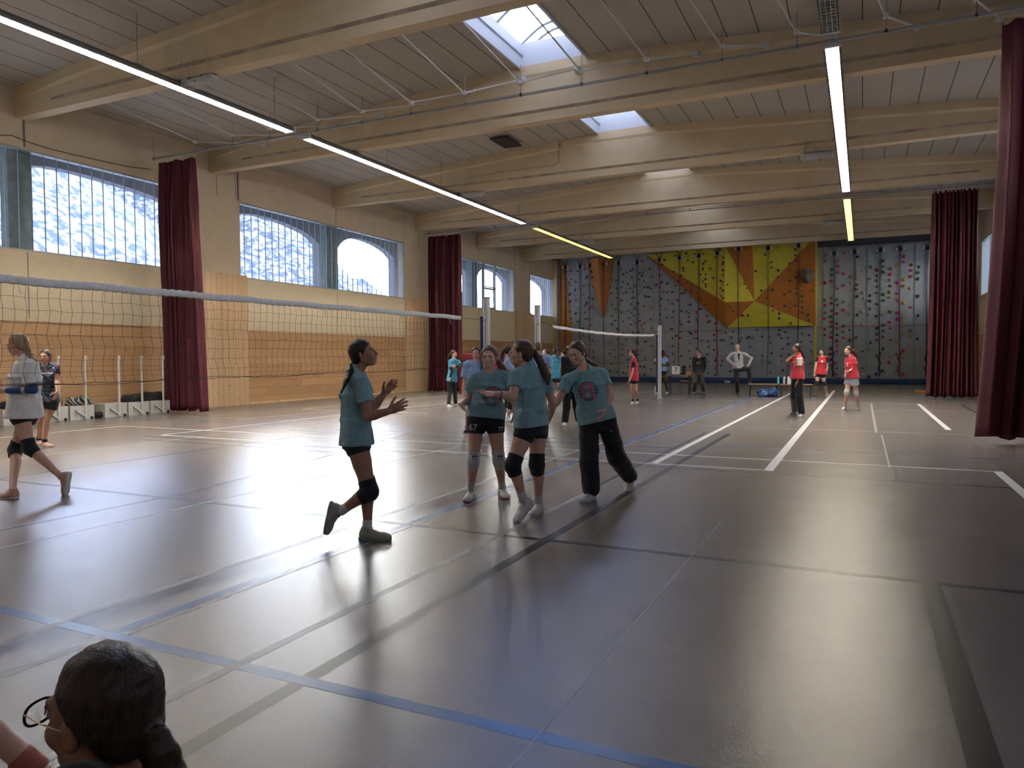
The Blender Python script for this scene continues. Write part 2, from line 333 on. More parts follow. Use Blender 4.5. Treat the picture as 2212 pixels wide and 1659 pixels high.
for X, s in ((XL, -1), (XR, 1)):
    for a, b in WIN:
        wn += 1; xm = X + s*.12; mb = MB()
        for (p, q) in (((a, WZ0), (b, WZ0+.035)), ((a, WZ1-.04), (b, WZ1)), ((a, WZ0), (a+.035, WZ1)), ((b-.035, WZ0), (b, WZ1))):
            mb.span((X+s*.02, p[0], p[1]), (X+s*.2, q[0], q[1]))
        if a > 28 and a < 29:
            for y0 in (33.55, 34.85):
                mb.span((X+s*.02, y0, WZ0), (X+s*.16, y0+.07, WZ1))
            mb.span((X+s*.02, 33.62, 5.0), (X+s*.16, 34.85, 5.08)); mb.span((X+s*.02, 33.62, 4.0), (X+s*.16, 34.85, 4.09)); mb.span((X, 33.6, 5.1), (X+s*.1, 34.9, 5.14))
        w = tag(mb.build('window_%d' % wn, M_frame), kind='structure')
        n = int(round((b-a)/.30)); st = (b-a)/n; mg = MB(); ms = MB()
        for i in range(n):
            y0 = a + i*st + .008; y1 = a + (i+1)*st - .008
            mg.add([(xm, y0, WZ0), (xm, y1, WZ0), (xm, y1, WZ1), (xm, y0, WZ1)], [(0, 1, 2, 3)])
            ms.span((xm-.015, a+i*st-.006, WZ0), (xm+.015, a+i*st+.006, WZ1))
        mg.build('glass', M_glass, w); ms.build('glazing_joint', M_seal, w)
        portal((X+s*.35, (a+b)/2, (WZ0+WZ1)/2), (0, math.radians(90*s), 0), WZ1-WZ0, b-a)
    # concrete posts standing behind the glass
    for y in (10.45, 21.62, 32.75):
        tag(MB().span((X+s*.31, y, 2.5), (X+s*.6, y+.55, 7.0)).build('pillar', mat('weathered_concrete', (.16, .19, .18), rough=.9, var=.25, vscale=5)), kind='structure')
# ---- outer arcade of the building, 2 m outside the windows
M_fac = mat('facade_blue_grey_render', (.19, .21, .26), rough=.9)  # dark blue-grey wall colour
def arch_wall(X, t):
    ops = [(-3.5, 1.4, -1.0), (2.2, 7.0, 4.6), (8.0, 11.0, 9.6), (11.15, 17.2, 12.9), (18.2, 23.24, 20.1), (24.4, 28.45, 25.9), (29.6, 35.4, 32.6), (36.5, 40.3, 37.8), (41.6, 46.4, 44.0), (47.2, 52.0, 49.6)]
    def ztop(y, o):
        a, b, c = o; sp_, ap = 5.75, 6.58
        hw = (c-a) if y < c else (b-c); u = min(1, abs(y-c)/hw)
        return sp_ + (ap-sp_)*math.sqrt(max(0, 1-u*u*.92))
    mb = MB(); y = YB-1
    for o in ops:
        if o[0] > y: mb.span((X, y, -1), (X+t, o[0], 7.6))
        k = 14
        for i in range(k):
            ya, yb = o[0]+(o[1]-o[0])*i/k, o[0]+(o[1]-o[0])*(i+1)/k; za, zb = ztop(ya, o), ztop(yb, o)
            mb.add([(X, ya, za), (X, yb, zb), (X, yb, 7.6), (X, ya, 7.6), (X+t, ya, za), (X+t, yb, zb), (X+t, yb, 7.6), (X+t, ya, 7.6)], [(0, 1, 2, 3), (4, 5, 6, 7), (0, 1, 5, 4), (3, 2, 6, 7)])
        mb.span((X, o[0], -1), (X+t, o[1], 1.2)); y = o[1]
    mb.span((X, y, -1), (X+t, 56, 7.6))
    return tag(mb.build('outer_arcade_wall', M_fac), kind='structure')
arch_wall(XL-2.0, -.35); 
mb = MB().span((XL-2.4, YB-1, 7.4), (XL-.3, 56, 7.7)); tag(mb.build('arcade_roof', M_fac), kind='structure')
# hillside with trees and snow patches, out of focus far beyond the arcade
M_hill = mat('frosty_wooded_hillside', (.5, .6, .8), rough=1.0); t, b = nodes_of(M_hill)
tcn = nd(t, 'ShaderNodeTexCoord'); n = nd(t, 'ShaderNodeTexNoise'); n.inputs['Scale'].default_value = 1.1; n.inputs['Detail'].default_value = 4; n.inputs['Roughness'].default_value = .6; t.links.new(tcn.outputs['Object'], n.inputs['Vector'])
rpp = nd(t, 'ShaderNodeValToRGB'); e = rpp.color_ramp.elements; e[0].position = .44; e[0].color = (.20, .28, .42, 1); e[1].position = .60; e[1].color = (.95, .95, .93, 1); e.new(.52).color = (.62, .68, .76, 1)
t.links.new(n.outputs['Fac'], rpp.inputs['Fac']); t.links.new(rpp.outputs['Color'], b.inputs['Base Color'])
mb = MB(); G = 40
rng = random.Random(3)
hv = []
for i in range(G+1):
    for j in range(G+1):
        y = -40 + 200*j/G; u = i/G; x = -42 - 60*u
        hgt = 2 + (46 + 10*math.sin(y*.06+1) + 5*math.sin(y*.17))*u*max(.16, min(1, (104-y)/26)) + rng.uniform(-.8, .8)
        hv.append((x, y, hgt - 3))
mb.add(hv, [(i*(G+1)+j, i*(G+1)+j+1, (i+1)*(G+1)+j+1, (i+1)*(G+1)+j) for i in range(G) for j in range(G)])
hill = mb.build('hillside', M_hill, smooth=True); tag(hill, 'pale wooded hillside seen blurred through the arched window band', 'hillside', kind='structure')
tag(MB().span((-140, -60, -1.2), (60, 160, -.6)).build('outside_ground', mat('outside_ground_pale', (.55, .55, .55), rough=.9)), kind='structure')
# ---- ceiling of long acoustic slabs, open strip along the ridge for the roof lights
def ceil_mat():
    m = mat('ceiling_slabs', (.36, .325, .27), rough=.9); t, b = nodes_of(m)
    tcn = nd(t, 'ShaderNodeTexCoord'); s = nd(t, 'ShaderNodeSeparateXYZ'); t.links.new(tcn.outputs['Object'], s.inputs[0])
    fr = math_node(t, 'FRACT', math_node(t, 'DIVIDE', math_node(t, 'ADD', s.outputs['X'], .08+63.3), .633))
    g = math_node(t, 'LESS_THAN', fr, .032)
    n = nd(t, 'ShaderNodeTexNoise'); n.inputs['Scale'].default_value = 1.6; n.inputs['Detail'].default_value = 5; t.links.new(tcn.outputs['Object'], n.inputs['Vector'])
    c = mixc(t, n.outputs['Fac'], (.43, .395, .325), (.50, .46, .385))
    c = mixc(t, g, c, (.075, .055, .035)); t.links.new(c, b.inputs['Base Color'])
    n2 = nd(t, 'ShaderNodeTexNoise'); n2.inputs['Scale'].default_value = 110; t.links.new(tcn.outputs['Object'], n2.inputs['Vector'])
    bp = nd(t, 'ShaderNodeBump'); bp.inputs['Strength'].default_value = .2; bp.inputs['Distance'].default_value = .01; t.links.new(n2.outputs['Fac'], bp.inputs['Height']); t.links.new(bp.outputs[0], b.inputs['Normal'])
    return m
M_ceil = ceil_mat()
SKX0, SKX1 = -7.30, -5.72
mb = MB(); th = .35
for a, b in ((XL-.3, SKX0-.06), (SKX1+.06, XR+.3)):
    za, zb = ceil_z(a), ceil_z(b)
    # follow the kink at the ridge
    xs = [a, b]
    for p, q in zip(xs, xs[1:]):
        mb.prism([(p, ceil_z(p)), (q, ceil_z(q)), (q, ceil_z(q)+th), (p, ceil_z(p)+th)], 1, YB, YE+.2)
# prism() with axis 1 gives (x, y, z) ordering
ceil = tag(mb.build('ceiling', M_ceil), kind='structure', label='sloping ceiling of pale acoustic slabs')
# strips across the ridge opening over each beam
mb = MB()
for y in BEAMS: mb.span((SKX0-.06, y-.02, 8.23), (SKX1+.06, y+.29, 8.6))
mb.span((SKX0-.06, YB, 8.23), (SKX1+.06, BEAMS[0]-.03, 8.6)); mb.span((SKX0-.06, 38.46, 8.23), (SKX1+.06, YE+.2, 8.6))
mb.build('ridge_infill', M_ceil, ceil)
tag(MB().span((-10.18, 19.9, 7.99), (-9.60, 20.95, 8.02)).build('ceiling_hatch', mat('dark_void', (.02, .015, .012))), kind='structure')
# ---- beams
for i, y in enumerate(BEAMS):
    w = .27; mb = MB(); xs = [XL, XL+1.3, XL+2.2, -10, -7.35, -5.65, -3, XR-2.2, XR-1.3, XR]; secs = []
    for x in xs:
        top = ceil_z(x)+.02; r = 0.0 if (x <= XL+1.3 or x >= XR-1.3) else .045
        tr_ = 0.0 if (x <= XL+.01 or x >= XR-.01) else .04
        zt = top - .22 - .02*(8.3-top)
        half = [(0, 6.96), (0, 7.165), (-r, 7.225), (-r, zt-.07), (-r-tr_, zt), (-r-tr_, top)]
        sec = [(w/2+p[0] - w/2 - 0, p[1]) for p in half]
        near = [(y + p[0], p[1]) for p in half]; far = [(y + w - p[0], p[1]) for p in half][::-1]
        secs.append([(x, a, b) for a, b in near+far])
    n = len(secs[0])
    for s_ in secs: mb.v += s_
    for k in range(len(secs)-1):
        for j in range(n):
            mb.f.append((k*n+j, k*n+(j+1) % n, (k+1)*n+(j+1) % n, (k+1)*n+j)); mb.m.append(1 if j in (1, 9) and 1 <= k < len(secs)-2 else 0)
    mb.f += [tuple(range(n)), tuple(range((len(secs)-1)*n, len(secs)*n))]; mb.m += [0, 0]
    M_str = mat('beam_edge_stripe', (.36, .29, .20), rough=.8, var=.3, vscale=3)  # sloped edge faces take a darker, patchy grey-brown than the beam
    o = mb.build('beam', [M_conc, M_str]); tag(o, kind='structure', label='cream painted concrete roof beam')
# ---- roof lights: white curb, curved ribs, clear dome sheet
M_curb = mat('rooflight_white_curb', (.62, .66, .72), rough=.5)
M_dome = bpy.data.materials.new('rooflight_clear_sheet'); M_dome.use_nodes = True; t = M_dome.node_tree; t.nodes.clear()
o_ = nd(t, 'ShaderNodeOutputMaterial'); tr = nd(t, 'ShaderNodeBsdfTransparent'); tr.inputs[0].default_value = (.93, .94, .98, 1); tl = nd(t, 'ShaderNodeBsdfTranslucent'); tl.inputs[0].default_value = (.85, .88, 1, 1)
ms_ = nd(t, 'ShaderNodeMixShader'); ms_.inputs[0].default_value = .18; t.links.new(tr.outputs[0], ms_.inputs[1]); t.links.new(tl.outputs[0], ms_.inputs[2]); t.links.new(ms_.outputs[0], o_.inputs['Surface'])
M_bar = mat('rooflight_bar', (.22, .26, .30), rough=.5, metal=.3)
def arch_pt(u, r=0): # u 0..1 across the vault
    x = SKX0 + (SKX1-SKX0)*u; return x, 8.79 + r + .38*math.sin(math.pi*u)
for i in range(len(BEAMS)-1):
    y0, y1 = BEAMS[i]+.29, BEAMS[i+1]-.02
    mb = MB()
    mb.span((SKX0-.05, y0, 8.20), (SKX0, y1, 8.80)); mb.span((SKX1, y0, 8.20), (SKX1+.05, y1, 8.80)); mb.span((SKX0, y0+.005, 8.22), (SKX1, y0+.05, 8.80)); mb.span((SKX0, y1-.05, 8.22), (SKX1, y1-.005, 8.80))
    mb.span((SKX0+.001, y0+.06, 8.50), (SKX0+.05, y1-.06, 8.54)); mb.span((SKX1-.05, y0+.06, 8.50), (SKX1-.001, y1-.06, 8.54))
    r = tag(mb.build('rooflight', M_curb), 'vaulted roof light between two beams on the ceiling ridge, number %s from the camera' % ['zero', 'one', 'two', 'three', 'four', 'five', 'six'][i], 'skylight', 'roof lights along the ceiling ridge', 'structure')
    ms2 = MB(); K = 12
    for j in range(K):
        a, za = arch_pt(j/K); b_, zb = arch_pt((j+1)/K)
        ms2.add([(a, y0, za), (b_, y0, zb), (b_, y1, zb), (a, y1, za)], [(0, 1, 2, 3)])
    ms2.build('dome_sheet', M_dome, r, smooth=True)
    mr2 = MB(); nb = 4
    for k in range(nb+1):
        yy = y0 + .03 + (y1-y0-.06)*k/nb
        mr2.tube([(arch_pt(j/K)[0], yy, arch_pt(j/K)[1]) for j in range(K+1)], .03, 6)
    xm, zm = arch_pt(.5); mr2.tube([(xm, y0, zm), (xm, y1, zm)], .02, 6)
    mr2.tube([(SKX0, y0+(y1-y0)*.62, 8.82), (SKX1, y0+(y1-y0)*.62, 8.82)], .015, 6)
    mr2.build('ribs', M_bar, r)
    portal((-6.51, (y0+y1)/2, 9.5), (0, 0, 0), SKX1-SKX0, y1-y0)
# ---- strip lights
M_house = mat('lamp_housing_grey', (.14, .14, .14), rough=.5, metal=.2)
M_lw = mat('lit_white_tube', (1, 1, 1), emit=(1, .93, .82), estr=85.0); M_ly = mat('lit_yellow_tube', (1, .9, .5), emit=(1, .78, .16), estr=7); M_off = mat('unlit_tube', (.45, .47, .50), rough=.3)
M_louv = mat('lamp_louvre', (.75, .72, .6), rough=.3, metal=.4)
M_wire = mat('galvanised_wire', (.30, .29, .27), rough=.5, metal=.4)
def strip(x, ya, yb, mtube, label, caps=True):
    z = 6.82; hw = .15
    r = empty('strip_light', (x, (ya+yb)/2, z), label, 'ceiling light', 'ceiling strip lights'); off = Vector((x, (ya+yb)/2, z))
    def P(mb, name, m): 
        o = mb.build(name, m, r); o.location = -off; return o
    mb = MB().prism([(x-hw, z), (x-hw, z+.05), (x-.07, z+.13), (x+.07, z+.13), (x+hw, z+.05), (x+hw, z), (x+hw-.01, z), (x+.06, z+.10), (x-.06, z+.10), (x-hw+.01, z)], 1, ya, yb)
    P(mb, 'housing', M_house)
    n = max(1, int((yb-ya)/1.55)); st = (yb-ya)/n
    for k in range(n):
        for dx in (-.075, 0, .075):
            P(MB().tube([(x+dx, ya+k*st+.06, z+.055), (x+dx, ya+(k+1)*st-.06, z+.055)], .018, 8), 'lamp_tube', mtube)
    mlv = MB(); kk = int((yb-ya)/.11)
    for k in range(kk+1):
        y = ya + (yb-ya)*k/kk; mlv.span((x-hw+.01, y-.002, z+.0), (x+hw-.01, y+.002, z+.035))
    for dx in (-.1125, -.0375, .0375, .1125): mlv.span((x+dx-.003, ya, z), (x+dx+.003, yb, z+.035))
    P(mlv, 'louvre', M_louv)
    for y in (ya, yb): P(MB().span((x-hw-.005, y-.03, z-.01), (x+hw+.005, y+.03, z+.09)), 'end_cap', mat('lamp_end_cap', (.5, .5, .48)))
    nh = max(2, int((yb-ya)/3.1)+1)
    for k in range(nh):
        y = ya+.5 + (yb-ya-1.0)*k/(nh-1); zc = ceil_z(x)
        under = [b for b in BEAMS if b-.03 < y < b+.3]
        if under: y = under[0]+.4
        P(MB().tube([(x, y, z+.12), (x, y, zc)], .007, 5).span((x-.04, y-.08, z+.12), (x+.04, y+.08, z+.165)), 'hanger', M_wire)
    return r
LX1, LX2 = -12.36, -.54
strip(LX1, 2.0, 13.72, M_lw, 'lit white strip light hanging nearest over the left side of the hall')
strip(LX1, 14.25, 27.1, M_lw, 'lit white strip light over the left side between the two curtain rails')
strip(LX1, 28.15, 38.5, M_ly, 'yellow glowing strip light over the left side nearest the climbing wall')
strip(LX2, 3.0, 13.55, M_off, 'unlit grey strip light at the top edge of the photo, right of the ridge')
strip(LX2, 14.15, 26.65, M_lw, 'bright white strip light over the right side of the hall')
strip(LX2, 27.85, 37.9, M_ly, 'yellow glowing strip light over the right side nearest the climbing wall')
# ---- curtain rails and the braces that hold the first one
RZ = 6.88
def rail(Y, x0, x1, label):
    r = empty('curtain_rail', ((x0+x1)/2, Y, RZ), label, 'curtain rail'); off = Vector(((x0+x1)/2, Y, RZ))
    def P(mb, nm, m): o = mb.build(nm, m, r); o.location = -off; return o
    P(MB().span((x0, Y-.02, RZ-.02), (x1, Y+.02, RZ+.025)), 'track', M_wire)
    return r, P
r1, P1 = rail(14.05, -17.4, 4.4, 'long steel curtain rail hung nearest the camera with white braces')
M_brace = mat('white_brace', (.62, .62, .60), rough=.5)
xs_ = [at_y(x, y, 14.05)[0] for x, y in ((332, 345), (424, 330), (503, 318), (583, 302), (685, 282), (783, 262), (889, 243), (1004, 222), (1125, 198), (1257, 170), (1398, 140), (1560, 108), (1722, 80), (1915, 40), (2110, 10))]
for k, x in enumerate(xs_):
    z1 = RZ+.62
    P1(MB().tube([(x, 14.05, RZ), (x, 14.05, RZ+.62)], .008, 5).span((x-.02, 14.03, RZ-.03), (x+.02, 14.07, RZ+.05)), 'hanger_rod', M_wire); mv = MB()
    if k == 0: continue
    j = Vector((x-.02, 14.05, RZ+.26)); xa = x - .75; 
    mv.tube([j, (xa, 11.6, ceil_z(xa))], .016, 4); mv.tube([j, (x+.55, 15.9, ceil_z(x+.55)-.28)], .018, 4); mv.span((x-.05, 14.0, RZ+.23), (x+.03, 14.1, RZ+.29)); mv.span((x+.5, 15.86, ceil_z(x+.55)-.33), (x+.6, 15.97, ceil_z(x+.55)-.23)); P1(mv, 'brace', M_brace)
r2, P2 = rail(27.72, -17.45, 4.4, 'steel curtain rail hung farther down the hall between the fourth beams')
for k in range(14):
    x = -17.2 + k*1.62; P2(MB().tube([(x, 27.72, RZ), (x, 27.72, ceil_z(x))], .008, 5).span((x-.03, 27.69, RZ-.03), (x+.03, 27.75, RZ+.09)), 'hanger_rod', M_wire)
P2(MB().span((-9.5, 27.66, RZ+.05), (4.4, 27.68, RZ+.07)), 'cable_tray', M_wire)
# ---- heavy maroon curtains
M_cur = mat('maroon_curtain', (.085, .007, .017), rough=.7, var=.10, vscale=3, bump=.12, bscale=60, stretch=(1, 1, .12))
def curtain(xa, xb, Y, ztop, zbot, n, label, seed, flare=.0, fl2=0.0, amp=.13):
    rg = random.Random(seed); ph = [rg.uniform(0, 6.28) for _ in range(12)]
    nz, nx = 40, n*12; r = empty('curtain', ((xa+xb)/2, Y, zbot), label, 'curtain', 'maroon dividing curtains'); off = Vector(((xa+xb)/2, Y, zbot))
    vs = []
    for i in range(nz+1):
        v = i/nz; z = ztop + (zbot-ztop)*v
        for j in range(nx+1):
            u = j/nx; uu = u + .015*math.sin(u*9+ph[0])*v + .012*math.sin(u*23+ph[1]+v*1.5)
            x = (xa - flare*v**1.6) + (xb + fl2*v**1.6 - xa + flare*v**1.6)*uu
            f = n*math.pi*2*(u + .03*math.sin(u*7+ph[2]) + .012*math.sin(v*3+ph[3]+u*5))
            a = amp*(.55+.45*min(1, v*6))*(.75+.35*math.sin(u*11+ph[4]))
            y = Y + a*math.sin(f) + .35*a*math.sin(f*.5+ph[5]+v*1.2) + .03*math.sin(v*5+u*14+ph[6])
            zz = z - (.07*(1-math.cos(f*1.0))/2 if i == 0 else 0) + (.03*math.sin(f*.5+ph[7]) if i == nz else 0)
            vs.append((x + .25*a*math.sin(2*f), y, zz))
    fs = [(i*(nx+1)+j, i*(nx+1)+j+1, (i+1)*(nx+1)+j+1, (i+1)*(nx+1)+j) for i in range(nz) for j in range(nx)]
    mb = MB().add(vs, fs); o = mb.build('cloth', M_cur, r, smooth=True); o.location = -off
    so = o.modifiers.new('thickness', 'SOLIDIFY'); so.thickness = .012
    for k in range(n+1):
        x = xa + (xb-xa)*k/n
        K = 8; q = MB().tube([(x, Y+.035*math.cos(2*math.pi*q/K), ztop+.035+.045*math.sin(2*math.pi*q/K)) for q in range(K+1)], .006, 4, cap=False).build('ring', mat('curtain_ring', (.5, .48, .45), metal=.5, rough=.4), r); q.location = -off
    return r
curtain(-17.15, -15.88, 14.05, 6.74, .08, 9, 'narrow maroon curtain bunched at the left wall between the first two windows', 1, flare=.02, fl2=.28, amp=.16)
curtain(-17.25, -15.62, 27.72, 6.76, .04, 12, 'maroon curtain gathered at the left wall farther down, behind the girls', 2, flare=.12, fl2=.0, amp=.16)
curtain(1.95, 4.35, 14.05, 6.74, .10, 11, 'wide maroon curtain nearest at the right edge of the hall', 3, flare=.26, amp=.20)
curtain(2.0, 3.30, 27.72, 6.78, .10, 11, 'maroon curtain at the right side in front of the climbing wall', 4, flare=.14, fl2=.1, amp=.16)
# ---- emergency lamps in wire cages on the beams
def caged(px, py, Yb, label):
    x, y, z = at_y(px, py, Yb); y = Yb + .1; z = 6.86
    for lx in (LX1, LX2):
        if abs(x-lx) < .62: x = lx + (.62 if x > lx or lx == LX1 else -.62)
    r = empty('caged_lamp', (x, y, z), label, 'emergency light', 'caged lamps under the beams')
    o = MB().bbox((-.36, -.09, .0), (.36, .09, .07), .012).build('lamp_body', mat('lamp_body_white', (.5, .5, .46)), r)
    mb = MB()
    for k in range(14):
        xx = -.40 + .8*k/13; mb.tube([(xx, -.13, .09), (xx, -.13, -.05), (xx, .13, -.05), (xx, .13, .09)], .006, 4)
    for yy in (-.13, -.05, .05, .13): mb.tube([(-.42, yy, -.05), (.42, yy, -.05)], .006, 4)
    for yy in (-.13, .13): mb.tube([(-.42, yy, .09), (.42, yy, .09)], .006, 4); mb.tube([(-.42, yy, .02), (.42, yy, .02)], .006, 4)
    for xx in (-.42, .42): mb.tube([(xx, -.13, .02), (xx, .13, .02)], .006, 4)
    for xx in (-.36, -.12, .3): mb.tube([(xx, -.13, .06), (xx, -.13, .22), (xx+.06, -.2, .30), (xx+.06, -.2, .52)], .008, 5)
    mb.build('wire_cage', mat('cage_wire_white', (.55, .55, .52)), r)
for a in ((427, 172, 10.48, 'caged lamp under the first visible beam, beside the left strip light'), (1018, 420, 21.6, 'caged lamp under the third beam left of the ridge'), (1250, 522, 32.7, 'caged lamp under the fifth beam above the left curtain'),
          (1765, 323, 21.6, 'caged lamp beside the right bright strip light'), (1802, 472, 32.7, 'caged lamp beside the right yellow strip light')): caged(*a)
# conduit on beam three
mb = MB(); pp = [at_y(x, y, 21.5) for x, y in ((1010, 383), (1195, 356), (1206, 350), (1208, 310))]
tag(mb.tube(pp, .012, 5).build('conduit', mat('cream_conduit', (.42, .33, .2))), 'thin cream conduit bent along the side of the third beam', 'conduit')
# ================================================================== PEOPLE: smooth bodies grown from blended limb volumes
V = lambda *a: np.array(a, dtype=np.float64)
def unit(v): v = np.asarray(v, float); return v/(np.linalg.norm(v)+1e-12)
RH = unit([R3[0, 0], R3[1, 0], 0]); FH = unit([-R3[0, 2], -R3[1, 2], 0]); UP = V(0, 0, 1)
class Vol:
    def __init__(s, k=.02): s.p = []; s.k = k; s.cuts = []; s.subs = []; s.noise = None
    def cap(s, a, b, ra, rb=None, k=None): s.p.append(('c', np.array(a), np.array(b), ra, ra if rb is None else rb, s.k if k is None else k)); return s
    def ell(s, c, ax, r, k=None): s.p.append(('e', np.array(c), np.array(ax), np.array(r), None, s.k if k is None else k)); return s
    def tube(s, a, b, side, r0, r1, k=None): s.p.append(('t', np.array(a), np.array(b), (np.array(side), r0, r1), None, s.k if k is None else k)); return s
    def cut(s, c, n): s.cuts.append((np.array(c), unit(n))); return s     # keeps the side the normal points away from
    def sub(s, kind, *a): s.subs.append((kind,) + a); return s
def _prim(p, X, Y, Z):
    t = p[0]
    if t == 'c':
        a, b, ra, rb = p[1], p[2], p[3], p[4]; d = b-a; L2 = max(float(d@d), 1e-9)
        x, y, z = X-a[0], Y-a[1], Z-a[2]; h = np.clip((x*d[0]+y*d[1]+z*d[2])/L2, 0, 1)
        return np.sqrt((x-h*d[0])**2+(y-h*d[1])**2+(z-h*d[2])**2) - (ra+(rb-ra)*h)
    if t == 'e':
        c, ax, r = p[1], p[2], p[3]; x, y, z = X-c[0], Y-c[1], Z-c[2]; k0 = 0; k1 = 0
        for i in range(3):
            q = x*ax[i][0]+y*ax[i][1]+z*ax[i][2]; k0 = k0 + (q/r[i])**2; k1 = k1 + (q/r[i]**2)**2
        k0 = np.sqrt(k0); k1 = np.sqrt(k1)+1e-9; return k0*(k0-1)/k1
    if t == 't':
        a, b = p[1], p[2]; side, r0, r1 = p[3]; d = b-a; L = np.linalg.norm(d); d = d/L; side = unit(side - d*(side@d)); w = np.cross(d, side)
        x, y, z = X-a[0], Y-a[1], Z-a[2]; h = x*d[0]+y*d[1]+z*d[2]; u = np.clip(h/L, 0, 1)
        px = x*side[0]+y*side[1]+z*side[2]; py = x*w[0]+y*w[1]+z*w[2]
        rx = r0[0]+(r1[0]-r0[0])*u; ry = r0[1]+(r1[1]-r0[1])*u; k0 = np.sqrt((px/rx)**2+(py/ry)**2); k1 = np.sqrt((px/rx**2)**2+(py/ry**2)**2)+1e-9
        dd = np.where(k0 < .05, -np.minimum(rx, ry), k0*(k0-1)/k1); e = np.maximum(-h, h-L)
        return np.where((dd > 0) & (e > 0), np.sqrt(np.maximum(dd, 0)**2+np.maximum(e, 0)**2), np.maximum(dd, e))
def _bb(p):
    t = p[0]
    if t == 'c': r = max(p[3], p[4]); lo = np.minimum(p[1], p[2])-r; hi = np.maximum(p[1], p[2])+r
    elif t == 'e': r = float(max(p[3])); lo = p[1]-r; hi = p[1]+r
    else: r = max(max(p[3][1]), max(p[3][2])); lo = np.minimum(p[1], p[2])-r; hi = np.maximum(p[1], p[2])+r
    return lo, hi
def vol_mesh(vol, h):
    los, his = zip(*[_bb(p) for p in vol.p]); lo = np.min(los, 0)-3*h; hi = np.max(his, 0)+3*h
    n = np.ceil((hi-lo)/h).astype(int)+1; F = np.full(n, .15, np.float32)
    gx, gy, gz = [lo[i]+h*np.arange(n[i]) for i in range(3)]
    def sl(a, b, m):
        i0 = np.maximum(((a-m-lo)/h).astype(int), 0); i1 = np.minimum(((b+m-lo)/h).astype(int)+2, n); return i0, i1
    for p in vol.p:
        k = p[5]; a, b = _bb(p); i0, i1 = sl(a, b, k+2*h)
        if (i1 <= i0).any(): continue
        X = gx[i0[0]:i1[0], None, None]; Y = gy[None, i0[1]:i1[1], None]; Z = gz[None, None, i0[2]:i1[2]]
        d = _prim(p, X, Y, Z); S = F[i0[0]:i1[0], i0[1]:i1[1], i0[2]:i1[2]]
        if k <= 0: S[...] = np.minimum(S, d)
        else:
            m = np.clip(.5+.5*(S-d)/k, 0, 1); S[...] = S*(1-m)+d*m - k*m*(1-m)
    X = gx[:, None, None]; Y = gy[None, :, None]; Z = gz[None, None, :]
    if vol.noise is not None:
        A, fr, sd = vol.noise; c = (lo+hi)/2; rg = np.random.RandomState(sd); Wn = 0
        for q in range(5):
            w = rg.normal(size=3)*fr; w[2] *= .5 if q % 2 else 1.0; Wn = Wn + np.sin(w[0]*(X-c[0])+w[1]*(Y-c[1])+w[2]*(Z-c[2])+rg.uniform(0, 6.28) + 1.1*np.sin(w[1]*.5*(X-c[0])+w[2]*.6*(Z-c[2])))
        F += (A*Wn/2.2).astype(np.float32)
    for sb in vol.subs:
        p = sb; a, b = _bb(p); i0, i1 = sl(a, b, 3*h)
        if (i1 <= i0).any(): continue
        d = _prim(p, gx[i0[0]:i1[0], None, None], gy[None, i0[1]:i1[1], None], gz[None, None, i0[2]:i1[2]]); S = F[i0[0]:i1[0], i0[1]:i1[1], i0[2]:i1[2]]
        kk = sb[5]; q = -d; m = np.clip(.5-.5*(S-q)/kk, 0, 1); S[...] = S*(1-m)+q*m + kk*m*(1-m)
    for c, nn in vol.cuts:
        d = (X-c[0])*nn[0]+(Y-c[1])*nn[1]+(Z-c[2])*nn[2]; F = np.maximum(F, d)
    F = F.astype(np.float32); return nets(F, lo, h)
_C = np.array([(i, j, k) for i in (0, 1) for j in (0, 1) for k in (0, 1)])
_E = [(a, b) for a in range(8) for b in range(a+1, 8) if np.abs(_C[a]-_C[b]).sum() == 1]
def nets(F, lo, h):
    s = F < 0; c = s[:-1, :-1, :-1].astype(np.int8)
    for d in _C[1:]: c = c + s[d[0]:s.shape[0]-1+d[0], d[1]:s.shape[1]-1+d[1], d[2]:s.shape[2]-1+d[2]]
    act = np.argwhere((c > 0) & (c < 8)); 
    if len(act) == 0: return np.zeros((0, 3)), np.zeros((0, 4), int)
    idx = np.full(c.shape, -1, np.int32); idx[tuple(act.T)] = np.arange(len(act))
    vals = np.stack([F[tuple((act+d).T)] for d in _C], 1); acc = np.zeros((len(act), 3)); cnt = np.zeros(len(act))
    for a, b in _E:
        va, vb = vals[:, a], vals[:, b]; m = (va < 0) != (vb < 0); t = np.where(m, va/np.where(m, va-vb, 1), 0)
        acc += np.where(m[:, None], _C[a]+(_C[b]-_C[a])*t[:, None], 0); cnt += m
    P = lo + h*(act + acc/cnt[:, None]); faces = []
    for ax in range(3):
        o = [1, 1, 1]; o[ax] = 0; u, w = [i for i in range(3) if i != ax]
        A = s[tuple(slice(1, -1) if i != ax else slice(0, -1) for i in range(3))]; B = s[tuple(slice(1, -1) if i != ax else slice(1, None) for i in range(3))]
        e = np.argwhere(A != B); 
        if len(e) == 0: continue
        base = e + np.array([1 if i != ax else 0 for i in range(3)]); du = np.zeros(3, int); dw = np.zeros(3, int); du[u] = 1; dw[w] = 1
        q = np.stack([idx[tuple((base-du-dw).T)], idx[tuple((base-dw).T)], idx[tuple(base.T)], idx[tuple((base-du).T)]], 1)
        fl = A[tuple(e.T)]; 
        if ax == 1: fl = ~fl
        q[~fl] = q[~fl][:, ::-1]; faces.append(q)
    return P, np.concatenate(faces)
